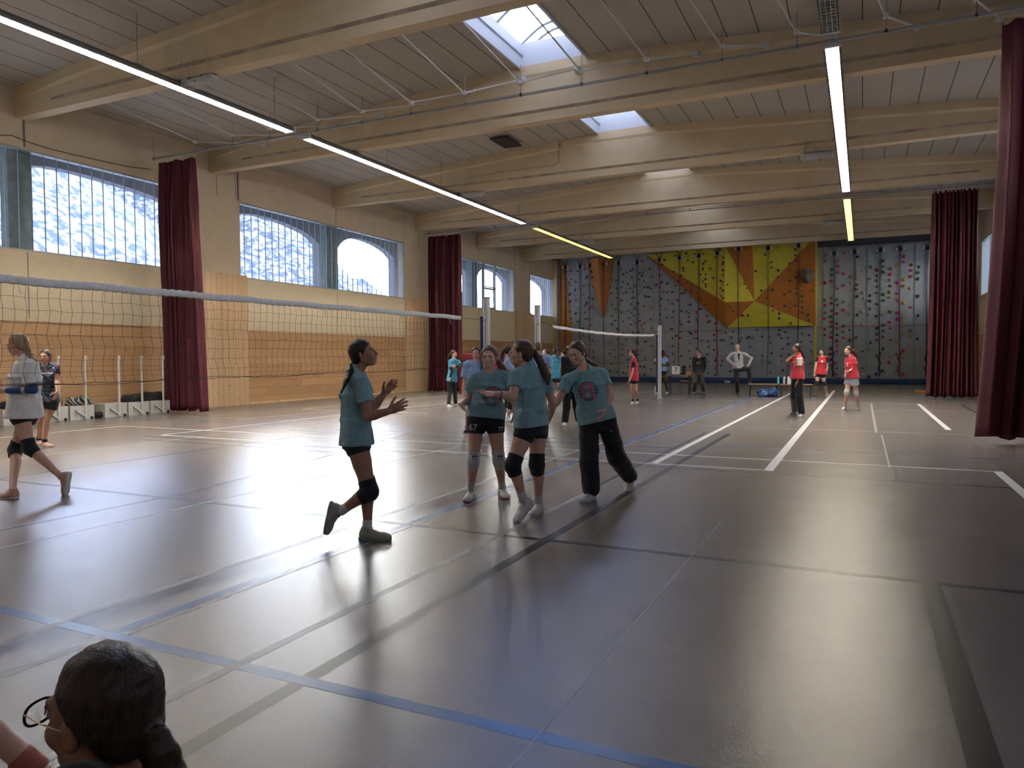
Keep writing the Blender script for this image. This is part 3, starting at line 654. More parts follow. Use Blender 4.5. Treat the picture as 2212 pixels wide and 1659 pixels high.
def np_mesh(name, P, Fc, mats, parent, off, fine=True):
    me = bpy.data.meshes.new(name); P = P - np.array(off)
    me.vertices.add(len(P)); me.vertices.foreach_set('co', P.astype(np.float32).ravel())
    me.loops.add(len(Fc)*4); me.loops.foreach_set('vertex_index', Fc.astype(np.int32).ravel())
    me.polygons.add(len(Fc)); me.polygons.foreach_set('loop_start', np.arange(0, len(Fc)*4, 4, dtype=np.int32)); me.polygons.foreach_set('loop_total', np.full(len(Fc), 4, np.int32))
    me.polygons.foreach_set('use_smooth', np.ones(len(Fc), bool))
    for m in (mats if isinstance(mats, (list, tuple)) else [mats]): me.materials.append(m)
    me.update(calc_edges=True)
    o = bpy.data.objects.new(name, me); COL.objects.link(o)
    if parent is not None: o.parent = parent
    return o
# ---- materials for people
def cloth(name, c, var=.1, vscale=30, rough=.8, bump=.5, bscale=14): return mat(name, c, rough=rough, var=var, vscale=vscale, bump=bump, bscale=bscale, sheen=.15)
def heather(name, c, c2):
    if name in MATS: return MATS[name]
    m = mat(name, c, rough=.85, sheen=.2); t, b = nodes_of(m); tcn = nd(t, 'ShaderNodeTexCoord'); mp_ = nd(t, 'ShaderNodeMapping'); mp_.inputs['Scale'].default_value = (1, 1, 6); t.links.new(tcn.outputs['Object'], mp_.inputs['Vector'])
    n = nd(t, 'ShaderNodeTexNoise'); n.inputs['Scale'].default_value = 60; n.inputs['Detail'].default_value = 3; t.links.new(mp_.outputs[0], n.inputs['Vector'])
    n1 = nd(t, 'ShaderNodeTexNoise'); n1.inputs['Scale'].default_value = 13; n1.inputs['Detail'].default_value = 3; t.links.new(tcn.outputs['Object'], n1.inputs['Vector'])
    r = nd(t, 'ShaderNodeMapRange'); r.inputs['From Min'].default_value = .35; r.inputs['From Max'].default_value = .65; t.links.new(n.outputs['Fac'], r.inputs['Value'])
    t.links.new(mixc(t, r.outputs[0], c, c2), b.inputs['Base Color'])
    bp = nd(t, 'ShaderNodeBump'); bp.inputs['Strength'].default_value = .9; bp.inputs['Distance'].default_value = .03; t.links.new(n1.outputs['Fac'], bp.inputs['Height']); t.links.new(bp.outputs[0], b.inputs['Normal']); return m
TEAL = heather('heather_teal_jersey', (.15, .30, .34), (.27, .46, .50))
def skin(n, c): return mat('skin_'+n, c, rough=.5, var=.06, vscale=12, spec=.35)
SK = {'fair': skin('fair', (.66, .40, .30)), 'mid': skin('mid', (.52, .29, .20)), 'tan': skin('tan', (.36, .185, .12)), 'dark': skin('dark', (.085, .045, .03))}
def hairm(n, c): return mat('hair_'+n, c, rough=.45, var=.35, vscale=90, bump=.22, bscale=170, stretch=(1, 1, .10), spec=.4)
HR = {'black': hairm('black', (.010, .007, .006)), 'dbrown': hairm('dark_brown', (.030, .017, .011)), 'brown': hairm('brown', (.075, .042, .025)), 'lbrown': hairm('light_brown', (.13, .08, .05)), 'blond': hairm('blond', (.36, .25, .14)), 'grey': hairm('grey', (.15, .13, .12))}
NAVY = cloth('black_jersey', (.008, .010, .018)); BLACK = cloth('black_fleece', (.006, .007, .010)); WHITE = cloth('white_cotton', (.80, .78, .73)); BLUE = cloth('bright_blue_jersey', (.05, .30, .45)); LBLUE = cloth('pale_blue_jersey', (.27, .39, .66)); RED = cloth('red_bib_mesh', (.52, .022, .04)); SOCKW = cloth('white_sock', (.60, .58, .57)); PADB = cloth('black_knee_pad', (.006, .008, .014)); PADW = cloth('white_knee_pad', (.58, .57, .55))
GREYS = cloth('grey_fleece', (.40, .40, .42)); OLIVE = cloth('olive_trousers', (.075, .070, .055)); GSH = cloth('pale_grey_shorts', (.42, .47, .55)); BLS = cloth('blue_arm_sleeve', (.02, .085, .24))
M_eyew = mat('eye_white', (.34, .31, .29), rough=.3); M_iris = mat('eye_iris', (.03, .02, .015), rough=.1); M_lip = mat('lips', (.38, .11, .10), rough=.4); M_ink = mat('print_black', (.008, .008, .012), rough=.7); M_prw = mat('print_white', (.75, .75, .75), rough=.7)
def shoe_protos():
    up = Vol(.03); A = np.eye(3)
    up.cap(V(0, -.025, -.045), V(0, .05, -.05), .040, .036).cap(V(0, .04, -.045), V(0, .135, -.060), .036, .028).ell(V(.004, .155, -.062), A, (.040, .045, .024)).cap(V(0, -.012, -.03), V(0, -.008, .018), .038, .038).ell(V(0, .10, -.062), A, (.043, .08, .026))
    up.noise = (.001, 60, 2); up.cut(V(0, 0, .028), V(0, -.15, 1)).cut(V(0, 0, -.078), V(0, 0, -1)).sub('c', V(0, -.004, .0), V(0, 0, .06), .030, .030, .006)
    so = Vol(.012); so.tube(V(0, -.02, -.088), V(0, -.02, -.062), V(1, 0, 0), (.039, .052), (.041, .054)).tube(V(.003, .125, -.088), V(.003, .125, -.064), V(1, 0, 0), (.047, .075), (.046, .074)).tube(V(0, .05, -.088), V(0, .05, -.064), V(1, 0, 0), (.038, .08), (.038, .08))
    la = MB()
    for k in range(5):
        y = .02 + k*.018; z = -.006 - k*.0095; la.tube([(-.026, y, z-.008), (0, y+.008, z+.003), (.026, y, z-.008)], .0035, 5)
    for sx in (-1, 1): la.tube([(0, .018, -.002), (sx*.028, .022, .016), (sx*.046, .035, .004), (sx*.05, .03, -.012)], .003, 5); la.tube([(0, .018, 0), (sx*.02, .005, .022), (sx*.036, .022, .016), (0, .02, 0)], .003, 5)
    return vol_mesh(up, .0055), vol_mesh(so, .0055), (np.array(la.v), la.f)
SHOE = shoe_protos()
def place(P, O, d, u):
    y = unit(d); z = unit(np.array(u)-y*(np.array(u)@y)); x = np.cross(y, z); return P @ np.array([x, y, z]) + O
def facing(phi, pitch=0):
    a = math.radians(phi); h = -FH*math.cos(a)+RH*math.sin(a); p = math.radians(pitch); return h*math.cos(p)+UP*math.sin(p)
class Person:
    def __init__(s, D, label, H=1.66, phi=0, skin='fair', hair='brown', vox=.008, name='person'):
        s.D = D; s.s = H/1.65; s.phi = phi; s.f = facing(phi); s.side = np.cross(UP, s.f); s.skin = SK[skin]; s.hm = HR[hair]; s.vox = vox
        base = at_d(CX, 800, D); s.body = Vol(.022); s.label = label; s.root = None; s.J = {}; s.girth = 1.0
    def P(s, t, ref=None):
        x, y = t[0], t[1]; z = t[2] if len(t) > 2 else (depth_of(ref)-s.D if ref is not None else 0)
        if z == 'g': r = ray(x, y); k = (.085*s.s-CAMH)/r[2]; return V(0, 0, CAMH)+r*k
        if z == 't': r = ray(x, y); k = (.03-CAMH)/r[2]; return V(0, 0, CAMH)+r*k
        if isinstance(z, str): z = float(z) + (depth_of(ref)-s.D)
        return at_d(x, y, s.D+z)
    def start(s):
        g = s.J['pelvis']; s.off = np.array([g[0], g[1], 0.0]); s.root = empty('person', tuple(s.off), s.label, 'person')
    def skeleton(s, neck, pelvis, head, hphi, hpitch=0, hroll=0, shl=None, shr=None, arms=None, legs=None, sw=.150, hw=.083, lean=0):
        # left and right are the person's own
        J = s.J; J['neck'] = s.P(neck); J['pelvis'] = s.P(pelvis); J['head'] = s.P(head)
        sd = s.side
        for q, sg in (('l', 1), ('r', -1)):
            g = shl if q == 'l' else shr
            J['sh'+q] = (s.P(g) if g is not None else J['neck'] + sd*sg*sw*s.s - UP*.035*s.s)
            J['hip'+q] = J['pelvis'] + sd*sg*hw*s.s
            if arms and arms.get(q):
                J['el'+q] = s.P(arms[q][0], J['sh'+q]); J['wr'+q] = s.P(arms[q][1], J['el'+q])
            if legs and legs.get(q):
                J['kn'+q] = s.P(legs[q][0], J['hip'+q]); J['an'+q] = s.P(legs[q][1], J['kn'+q])
        s.hf = unit(facing(hphi, hpitch)); hs = unit(np.cross(UP, facing(hphi))); ro = math.radians(hroll); hu = np.cross(s.hf, hs)
        s.hs = unit(hs*math.cos(ro)+hu*math.sin(ro)); s.hu = unit(np.cross(s.hf, s.hs)); 
        if s.hu@UP < 0: s.hu = -s.hu
        s.start(); return s
    def torso(s, male=False):
        J = s.J; v = s.body; p, n = J['pelvis'], J['neck']; ax = n-p; L = np.linalg.norm(ax); a = ax/L; g = s.s*s.girth; sd = s.side
        q = lambda t: p+ax*t
        v.tube(q(-.10), q(.12), sd, (.135*g, .105*g), (.158*g, .108*g)).tube(q(.08), q(.36), sd, (.152*g, .10*g), (.115*g, .083*g)).tube(q(.36), q(.66), sd, (.115*g, .083*g), (.135*g, .10*g)).tube(q(.66), q(.90), sd, (.135*g, .10*g), (.11*g, .07*g))
        for k in 'lr':
            v.cap(n-a*.02*g, J['sh'+k], .045*g, .042*g, k=.035)
            if 'kn'+k in J: s.leg(k)
            if 'el'+k in J: s.arm(k)
        hb = J['head'] - s.hu*.07*s.s - s.hf*.025*s.s
        v.cap(n-a*.03, hb, .052*g if male else .044*g, .050*g if male else .043*g, k=.03)
    def leg(s, k):
        J = s.J; g = s.s*s.girth; h, kn, an = J['hip'+k], J['kn'+k], J['an'+k]
        s.body.cap(h, h+(kn-h)*.45, .083*g, .072*g, k=.04).cap(h+(kn-h)*.45, kn, .072*g, .048*g, k=.008).cap(kn, kn+(an-kn)*.30-s.f*.010*g, .046*g, .050*g, k=.012).cap(kn+(an-kn)*.30-s.f*.010*g, kn+(an-kn)*.75, .050*g, .035*g, k=.008).cap(kn+(an-kn)*.75, an, .035*g, .032*g, k=.005)
    def arm(s, k):
        J = s.J; g = s.s*s.girth; a, e, w = J['sh'+k], J['el'+k], J['wr'+k]
        s.body.cap(a, a+(e-a)*.5, .046*g, .043*g).cap(a+(e-a)*.5, e, .043*g, .036*g, k=.008).cap(e, e+(w-e)*.3, .036*g, .038*g, k=.008).cap(e+(w-e)*.3, w, .038*g, .025*g, k=.006)
    def hand(s, k, tip=None, palm=(0, 0, 1), curl=12, spread=1.0, dz=0, d=None, thumb=.5):
        J = s.J; w = J['wr'+k]; g = s.s*1.0; v = s.body
        if d is not None: dr = unit(RH*d[0]+UP*d[1]+FH*d[2])
        elif tip is not None: dr = unit(s.P(tip, w)-w)
        else: dr = unit(w-J['el'+k])
        n = RH*palm[0]+UP*palm[1]+FH*palm[2]; n = unit(n-dr*(n@dr)); wd = np.cross(dr, n)*(1 if k == 'r' else -1)
        c = w+dr*.045*g; v.ell(c, np.array([dr, wd, n]), (.052*g, .036*g, .016*g), k=.012); v.ell(w+dr*.03*g+wd*.02*g+n*.006*g, np.array([dr, wd, n]), (.032*g, .018*g, .015*g), k=.012)
        for i, (o, L_, r) in enumerate(((.030, .070, .0088), (.010, .079, .0090), (-.011, .073, .0088), (-.030, .056, .0078))):
            b = w+dr*(.082-.006*abs(i-1))*g+wd*o*g; q = unit(dr+wd*o*3.0*spread); cu = math.radians(curl*(1+.15*i))
            for j, fr in enumerate((.45, .32, .23)):
                q = unit(q*math.cos(cu)+n*math.sin(cu)); e = b+q*L_*fr*g; v.cap(b, e, (r-.0006*j)*g, (r-.0010*j)*g, k=.005); b = e
        b = w+dr*.022*g+wd*.024*g; q = unit(dr*.62+wd*.75+n*thumb)
        for fr, r in ((.038, .0125), (.032, .0105), (.026, .0092)):
            e = b+q*fr*g; v.cap(b, e, r*g, r*.92*g, k=.007); b = e; q = unit(q+dr*.25+n*.12)
        s.J['hand'+k] = w+dr*.08*g
    def head_vol(s, male=False):
        v = s.body; g = s.s*1.0; C = s.J['head']; A = np.array([s.hs, s.hf, s.hu]); q = lambda x, y, z: C+g*(s.hs*x+s.hf*y+s.hu*z)
        v.ell(q(0, -.012, .028), A, V(.071, .090, .083)*g, k=.02); v.ell(q(0, .028, -.030), A, V(.055, .060, .072)*g, k=.02)
        v.ell(q(0, .058, -.084), A, V(.026, .024, .019)*g, k=.02)
        for x in (-1, 1):
            v.cap(q(x*.048, -.005, -.050), q(x*.012, .052, -.084), .018*g, .016*g, k=.02); v.ell(q(x*.034, .056, -.030), A, V(.024, .024, .024)*g, k=.015)
            v.ell(q(x*.074, -.008, -.008), np.array([unit(s.hs*x*.9-s.hf*.45), unit(s.hf*.9+s.hs*x*.45), s.hu]), V(.008, .018, .030)*g, k=.006)
            v.cap(q(x*.008, .098, -.032), q(x*.010, .092, -.033), .0075*g, k=.010)
        v.cap(q(-.030, .078, .016), q(.030, .078, .016), .012*g, k=.015); v.cap(q(0, .086, .006), q(0, .106, -.026), .006*g, .009*g, k=.012)
        v.cap(q(-.015, .084, -.056), q(.015, .084, -.056), .0075*g, k=.012); v.cap(q(-.011, .083, -.067), q(.011, .083, -.067), .0075*g, k=.012)
        for x in (-1, 1): v.sub('e', q(x*.031, .098, .0), A, V(.017, .016, .010)*g, None, .012); v.sub('e', q(x*.084, .0, -.010), A, V(.006, .009, .014)*g, None, .004)
        s.hq = q; s.HA = A
    def hairdo(s, tail=None, tie=None, front=.0, low=True, short=False, long=False, bald=False, bun=None, braid=None, vox=None, thick=1.0):
        g = s.s; v = Vol(.022); q = s.hq; A = s.HA
        if bald:
            for x in (-1, 1): v.ell(q(x*.060, -.03, .0), A, V(.022, .055, .045)*g)
            v.ell(q(0, -.085, .0), A, V(.055, .03, .045)*g)
        else:
            v.ell(q(0, -.017, .034), A, V(.079, .096, .088)*g*thick)
            v.ell(q(0, -.055, -.018), A, V(.068, .052, .060 if not short else .045)*g)
            for x in (-1, 1): v.ell(q(x*.052, -.004, .018), A, V(.026, .045, .045)*g)
            v.cut(q(0, .068+front, .066), s.hf*1.0-s.hu*(.80 if not short else .62))
            v.sub('e', q(0, .072+front, -.045), A, V(.062, .050, .088)*g, None, .015)
            for x in (-1, 1): v.sub('e', q(x*.088, .004, -.014), A, V(.020, .022, .032)*g, None, .006)
        if tail:
            pts = [s.P(t[:3]) for t in tail]; rr = [t[3]*g for t in tail]
            for i in range(len(pts)-1): v.cap(pts[i], pts[i+1], rr[i], rr[i+1], k=.012)
            if len(tail) > 2:
                for o in (-.5, .5):
                    for i in range(1, len(pts)-1): v.cap(pts[i]+RH*o*rr[i], pts[i+1]+RH*o*rr[i+1]*1.1, rr[i]*.75, rr[i+1]*.5, k=.004)
        v.noise = (.0016, 95, 5)
        o = np_mesh('hair', *vol_mesh(v, vox or s.vox*.9), s.hm, s.root, s.off)
        if tie: 
            t = s.P(tie[:3]); mb = MB(); mb.lathe((0, 0, 0), [(tie[3], -.008), (tie[3]*1.15, 0), (tie[3], .008)], 12); P = place(np.array(mb.v)[:, [0, 2, 1]], t-s.off, unit(s.P(tail[1][:3])-s.P(tail[0][:3])), UP)
            m2 = MB(); m2.v = [tuple(p) for p in P]; m2.f = mb.f; m2.m = mb.m; m2.build('hair_tie', MATS['black_fleece'], s.root, True)
        if braid:
            pts = [s.P(t[:3]) for t in braid]; vb = Vol(.004)
            for i in range(len(pts)-1):
                for j in range(3):
                    a = pts[i]+(pts[i+1]-pts[i])*j/3; sg = 1 if (i*3+j) % 2 else -1; vb.cap(a+RH*sg*.012, a+(pts[i+1]-pts[i])/3-RH*sg*.006, .017*braid[i][3], .014*braid[i][3])
            np_mesh('braid', *vol_mesh(vb, .005), s.hm, s.root, s.off)
    def face(s, smile=0, brows=True):
        q = s.hq; g = s.s; off = s.off
        for x in (-1, 1):
            mb = MB(); c = q(x*.0300, .0725, .0)-off; mb.lathe((0, 0, 0), [(.0001, -.0125)]+[(.0125*math.cos(a), .0125*math.sin(a)) for a in np.linspace(-1.4, 1.4, 9)]+[(.0001, .0125)], 12)
            mb.v = [tuple(c+g*np.array(p)) for p in mb.v]; n0 = len(mb.f); mb.m = [0]*n0
            c2 = c+g*(s.hf*.0075); m2 = MB(); m2.lathe((0, 0, 0), [(.0001, -.0062)]+[(.0062*math.cos(a), .0062*math.sin(a)) for a in np.linspace(-1.4, 1.4, 7)]+[(.0001, .0062)], 10); mb.add([c2+g*np.array(p) for p in m2.v], m2.f, 1)
            mb.build('eye', [M_eyew, M_iris], s.root, True)
            mb = MB().tube([q(x*.013, .0885, .0165)-off, q(x*.030, .0880, .0195)-off, q(x*.046, .0755, .0155)-off], [.0018*g, .0022*g, .0012*g], 6); mb.build('eyebrow', s.hm, s.root, True)
            mb = MB().tube([q(x*.018, .0865, .003)-off, q(x*.030, .0895, .0095)-off, q(x*.043, .080, .003)-off], [.0015*g, .0028*g, .0015*g], 6); mb.build('eyelid', s.skin, s.root, True)
        sm = .005*smile
        mb = MB().tube([q(-.021, .0835, -.061+sm)-off, q(-.009, .0905, -.0575)-off, q(0, .0915, -.0590)-off, q(.009, .0905, -.0575)-off, q(.021, .0835, -.061+sm)-off], [.0012*g, .0030*g, .0028*g, .0030*g, .0012*g], 6)
        mb.tube([q(-.018, .0835, -.0625+sm)-off, q(0, .0905, -.0665-.3*sm)-off, q(.018, .0835, -.0625+sm)-off], [.0012*g, .0036*g, .0012*g], 6); mb.build('lips', M_lip, s.root, True)
    def finish_body(s):
        P, Fc = vol_mesh(s.body, s.vox); P = P.copy(); o = np_mesh('body', P, Fc, s.skin, s.root, s.off); s.bodyobj = o
    def garment(s, name, v, m, vox=None): 
        o = np_mesh(name, *vol_mesh(v, vox or s.vox), m, s.root, s.off); return o
    def shirt(s, m, hem=-.02, loose=1.0, sleeve=.55, name='t_shirt', long=False, sleeves='lr', srad=1.0, seed=1, necko=.060, hemr=(.176, .136), wr=.003, deep=0):
        J = s.J; v = Vol(.03); p, n = J['pelvis'], J['neck']; ax = n-p; L = np.linalg.norm(ax); a = ax/L; g = s.s*s.girth*loose; sd = s.side; q = lambda t: p+ax*t; t0 = hem/L
        v.tube(q(t0), q(.30), sd, (hemr[0]*g, hemr[1]*g), (.150*g, .113*g), k=.04).tube(q(.30), q(.66), sd, (.150*g, .113*g), (.155*g, .118*g), k=.04).tube(q(.66), q(.92), sd, (.155*g, .118*g), (.118*g, .085*g), k=.04)
        for k in 'lr':
            v.cap(n-a*.030, J['sh'+k], .052*s.s, .053*s.s, k=.04)
            if k in sleeves and 'el'+k in J:
                A, E = J['sh'+k], J['el'+k]
                if long: W_ = J['wr'+k]; v.cap(A, E, .056*g*srad, .048*g*srad, k=.03).cap(E, W_-(W_-E)*.04, .048*g*srad, .036*g*srad, k=.012)
                else: B = A+(E-A)*sleeve; v.tube(A, B, sd, (.056*g*srad, .058*g*srad), (.062*g*srad, .064*g*srad), k=.025)
        if t0 < .06:
            for k in 'lr': v.cap(J['hip'+k]-a*.03, J['hip'+k]+a*.10, .106*g, .098*g, k=.03)
        v.cap(n-a*.04, n+(J['head']-s.hu*.06*s.s-n)*.10, .064*s.s*necko/.06, .060*s.s*necko/.06, k=.03)
        v.noise = (wr, 26/ s.s, seed); v.cut(q(t0), -ax)
        nk = J['head']-s.hu*.06*s.s; v.sub('c', n-a*.002+s.f*.022, nk+s.f*.02, necko*.88*s.s, necko*.88*s.s, .006)
        o = s.garment(name, v, m); s.shirtobj = o; return o
    def bottoms(s, m, frac=.30, name='shorts', top=.09, r0=.092, r1=.082, seed=2, long=False, wr=.001, flare=1.0, hemk=1.0):
        J = s.J; v = Vol(.025); p, n = J['pelvis'], J['neck']; ax = n-p; g = s.s*s.girth; sd = s.side; q = lambda t: p+ax*t
        v.tube(q(-.12), q(.06), sd, (.135*g, .112*g), (.168*g, .120*g)).tube(q(.04), q(top), sd, (.166*g, .117*g), (.158*g, .108*g))
        for k in 'lr':
            if 'kn'+k not in J: continue
            h, kn, an = J['hip'+k], J['kn'+k], J['an'+k]
            if long: v.cap(h, kn, r0*g, .078*g*flare).cap(kn, kn+(an-kn)*.90, .076*g*flare, .070*g*flare*hemk); v.cut(an+unit(an-kn)*(-.015), unit(an-kn)) if False else None
            else: B = h+(kn-h)*frac; v.cap(h, h+(kn-h)*min(frac, .3)*.6, r0*g, r0*.97*g).tube(h, B, sd, (r0*g, r0*g), (r1*g, r1*g))
        v.noise = (wr, 30, seed); return s.garment(name, v, m)
    def band(s, name, m, a, b, t0, t1, r0, r1, f=0.0):
        J = s.J; A, B = J[a], J[b]; v = Vol(.01); g = s.s*s.girth; v.tube(A+(B-A)*t0, A+(B-A)*t1, s.side, (r0*g, r0*g), (r1*g, r1*g)); return s.garment(name, v, m, max(.005, s.vox*.8))
    def kneepad(s, k, m, name='knee_pad', wide=1.0):
        J = s.J; h, kn, an = J['hip'+k], J['kn'+k], J['an'+k]; g = s.s*s.girth; v = Vol(.02); u = unit(h-kn); d = unit(an-kn)
        v.tube(kn+u*.095*g, kn, s.side, (.069*g*wide, .069*g*wide), (.065*g*wide, .065*g*wide)).cap(kn, kn+d*.01*g, .064*g*wide).tube(kn, kn+d*.085*g, s.side, (.065*g*wide, .065*g*wide), (.060*g*wide, .060*g*wide)).ell(kn+s.f*.018*g, np.array([s.side, s.f, UP]), V(.05, .050, .062)*g); s.garment(name, v, m, max(.0055, s.vox*.85))
    def shoe(s, k, toe, mu, ms, laces=None, up=None):
        J = s.J; an = J['an'+k]; tp = s.P(toe, an); pl = len(toe) > 2 and toe[2] == 't'
        if pl: d = tp-an; d[2] = 0; u = UP
        else: d = tp-an; u = unit(J['kn'+k]-an) if up is None else RH*up[0]+UP*up[1]+FH*up[2]
        g = s.s*.98; O = an-s.off; 
        if pl: O = V(O[0], O[1], .088*g)
        P0, F0 = SHOE[0]; o = np_mesh('shoe', place(P0*g, O, d, u), F0, mu, s.root, (0, 0, 0)); P1, F1 = SHOE[1]; np_mesh('sole', place(P1*g, O, d, u), F1, ms, o, (0, 0, 0))
        if laces: 
            mb = MB(); mb.v = [tuple(p) for p in place(SHOE[2][0]*g, O, d, u)]; mb.f = [tuple(f) for f in SHOE[2][1]]; mb.m = [0]*len(mb.f); mb.build('laces', laces, o, True)
        return o
    def decal(s, obj, name, origin, normal, up, shapes, lift=.003, parent=None):
        # shapes: list of (verts2d, faces, material); pressed onto the surface of obj along -normal
        me = obj.data; bv = BVHTree.FromPolygons([v.co for v in me.vertices], [tuple(p.vertices) for p in me.polygons])
        n = unit(normal); u = unit(np.array(up)-n*(np.array(up)@n)); r = np.cross(u, n); O = np.array(origin)-s.off; vs = []; fs = []; mi = []; ms = []
        for k, (v2, f2, mm) in enumerate(shapes):
            if mm not in ms: ms.append(mm)
            b = len(vs)
            for p in v2:
                st = O + r*p[0] + u*p[1] + n*.3; hit = bv.ray_cast(Vector(st), Vector(-n), .6); q = np.array(hit[0]) if hit[0] is not None else O + r*p[0]+u*p[1]
                vs.append(tuple(q + n*(lift+.0008*ms.index(mm))))
            fs += [tuple(i+b for i in f) for f in f2]; mi += [ms.index(mm)]*len(f2)
        mb = MB(); mb.v = vs; mb.f = fs; mb.m = mi; o = mb.build(name, ms, parent or obj); return o
def disc(r, n=24, rings=5, r0=0):
    vs = []; fs = []
    for i in range(rings+1):
        rr = r0+(r-r0)*i/rings
        for k in range(n): vs.append((rr*math.cos(2*math.pi*k/n), rr*math.sin(2*math.pi*k/n)))
    for i in range(rings):
        for k in range(n): fs.append((i*n+k, i*n+(k+1) % n, (i+1)*n+(k+1) % n, (i+1)*n+k))
    return vs, fs
def txt(t, size, at=(0, 0), bold=.0):
    vs, fs = text_mesh(t, size, bold=bold); return [(v.x+at[0], v.y+at[1]) for v in vs], fs
def blob(cx, cy, r, seed, n=9):
    rg = random.Random(seed); vs = [(cx, cy)] + [(cx+r*rg.uniform(.6, 1.3)*math.cos(6.283*k/n), cy+r*rg.uniform(.6, 1.3)*math.sin(6.283*k/n)) for k in range(n)]
    return vs, [(0, 1+k, 1+(k+1) % n) for k in range(n)]
M_pink = mat('print_pink', (.50, .13, .20), rough=.7)
def emblem():
    R = .095; sh = [(*disc(R, 32, 3, R-.006), M_ink)]
    rg = random.Random(4)
    # pink brush strokes: an arch and two legs, with small dark running figures round the rim
    for k in range(11):
        a = math.radians(20+14*k); sh.append((*blob(.048*math.cos(a), -.0+.018+.052*math.sin(a), .018, k), M_pink))
    for k in range(6): sh.append((*blob(.028+.006*k*(.5),   .01-.016*k, .017, 20+k), M_pink)); sh.append((*blob(-.045-.003*k, .012-.013*k, .017, 40+k), M_pink))
    for k in range(15):
        a = 2*math.pi*k/15; r = .076; c, d = r*math.cos(a), r*math.sin(a); sh.append((*blob(c, d, .0085, 60+k, 7), M_ink)); sh.append((*blob(c*.93+.004, d*.93-.007, .005, 80+k, 6), M_ink))
    for k in range(9): sh.append((*blob(-.036+.009*k, .010+.002*(k%3), .0042, 100+k, 6), M_ink))
    for k in range(6): sh.append((*blob(-.014+.008*k, -.012+.002*(k%2), .0040, 120+k, 6), M_ink))
    return sh
# ================================================================== THE PEOPLE IN THE HALL
def fd(x, y): p = floor_at(x, y); return depth_of((p[0], p[1], 0))
import time; T0 = time.time()
M_shw = mat('shoe_white', (.60, .58, .56), rough=.5); M_solew = mat('sole_white', (.66, .65, .62), rough=.5); M_shg = mat('shoe_pale_green_grey', (.36, .36, .30), rough=.6); M_soleg = mat('sole_green', (.20, .30, .19), rough=.5)
M_shp = mat('shoe_peach', (.55, .34, .25), rough=.6); M_solered = mat('sole_coral', (.50, .10, .10), rough=.5); M_shb = mat('shoe_black', (.012, .012, .014), rough=.5); M_lace = mat('lace_white', (.62, .6, .58), rough=.7); M_lime = mat('lime_green', (.35, .5, .06), rough=.5); M_shl = mat('shoe_lilac_white', (.60, .54, .66), rough=.5)
# --- 1 girl seen from the side, stepping, hands up
g = Person(fd(800, 1168), 'girl in teal jersey with long dark ponytail stepping forward with both hands raised', 1.66, 98, 'tan', 'black', .0062)
g.girth = 1.0
g.skeleton((768, 803, .02), (770, 951, .03), (785, 764, .02), 88, 14, shr=(779, 821, -.12), shl=(775, 812, .18),
    arms={'r': ((795, 900, -.17), (841, 888, -.22)), 'l': ((806, 880, .22), (829, 852, .24))},
    legs={'r': ((799, 1063, -.10), (733, 1106, -.08)), 'l': ((797, 1056, .10), (793, 1143, 'g'))}, hw=.078)
g.torso(); g.hand('r', (882, 869), palm=(.35, .1, .93), curl=14, spread=1.3); g.hand('l', (853, 824), palm=(.4, -.3, -.6), curl=5, spread=1.4, thumb=.2)
g.head_vol(); g.finish_body(); g.face()
g.hairdo(tail=[(760, 790, .02, .022), (757, 803, -.06, .026), (752, 824, -.13, .030), (747, 846, -.16, .032), (745, 862, -.17, .026), (747, 874, -.17, .010)])
g.shirt(TEAL, hem=-.035, sleeve=.62, seed=3, wr=.0035); g.bottoms(NAVY, .22, seed=4)
g.kneepad('r', PADB); g.kneepad('l', PADB); g.band('sock', SOCKW, 'knr', 'anr', .72, .98, .037, .039); g.band('sock', SOCKW, 'knl', 'anl', .78, 1.0, .037, .039)
g.shoe('r', (718, 1182, '+.03'), M_shg, M_soleg, M_lace, up=(.98, .2, 0)); g.shoe('l', (846, 1159, 't'), M_shg, M_soleg, M_lace)
q = g.hq; mb = MB().lathe(tuple(q(-.083, -.008, -.045)-g.off), [(.001, -.005), (.005, 0), (.001, .005)], 8); mb.build('pearl_earring', mat('pearl', (.8, .78, .7), rough=.2), g.root, True)
# --- 2 girl facing the camera
g = Person(fd(1048, 1086), 'girl facing the camera in teal jersey with round print and shorts with number 67', 1.68, 2, 'fair', 'lbrown', .0062)
g.skeleton((1058, 800, .03), (1049, 905, 0), (1057, 772, -.01), -12, 2, shr=(1024, 816, .0), shl=(1090, 813, .02),
    arms={'r': ((1012, 864, .06), (996, 874, -.14)), 'l': ((1108, 850, .10), (1112, 880, .08))},
    legs={'r': ((1023, 996, -.03), (1017, 1060, 'g')), 'l': ((1078, 996, -.03), (1085, 1054, 'g'))}, hw=.085)
g.torso(); g.hand('r', d=(.35, -.45, -.82), palm=(.68, .73, -.11), curl=6, spread=1.2, thumb=.1); g.hand('l', d=(0, -1, -.2), palm=(-.8, 0, .3), curl=14)
g.head_vol(); g.finish_body(); g.face()
g.hairdo(tail=[(1073, 776, .10, .024), (1082, 790, .10, .032), (1092, 805, .08, .030), (1100, 822, .05, .014)])
g.shirt(TEAL, hem=-.01+.02, sleeve=.60, seed=8, wr=.0038); g.bottoms(NAVY, .34, seed=5)
g.decal(g.shirtobj, 'round_print', at_d(1064, 856, g.D-.12), g.f*.97+g.side*-.05, UP, emblem())
sh = [o for o in g.root.children if o.name.startswith('shorts')][0]
g.decal(sh, 'number_print', at_d(1021.5, 924, g.D-.1), g.f, UP, [(*txt('67', .085, (0, 0), .0015), mat('print_beige', (.5, .46, .38), rough=.7))])
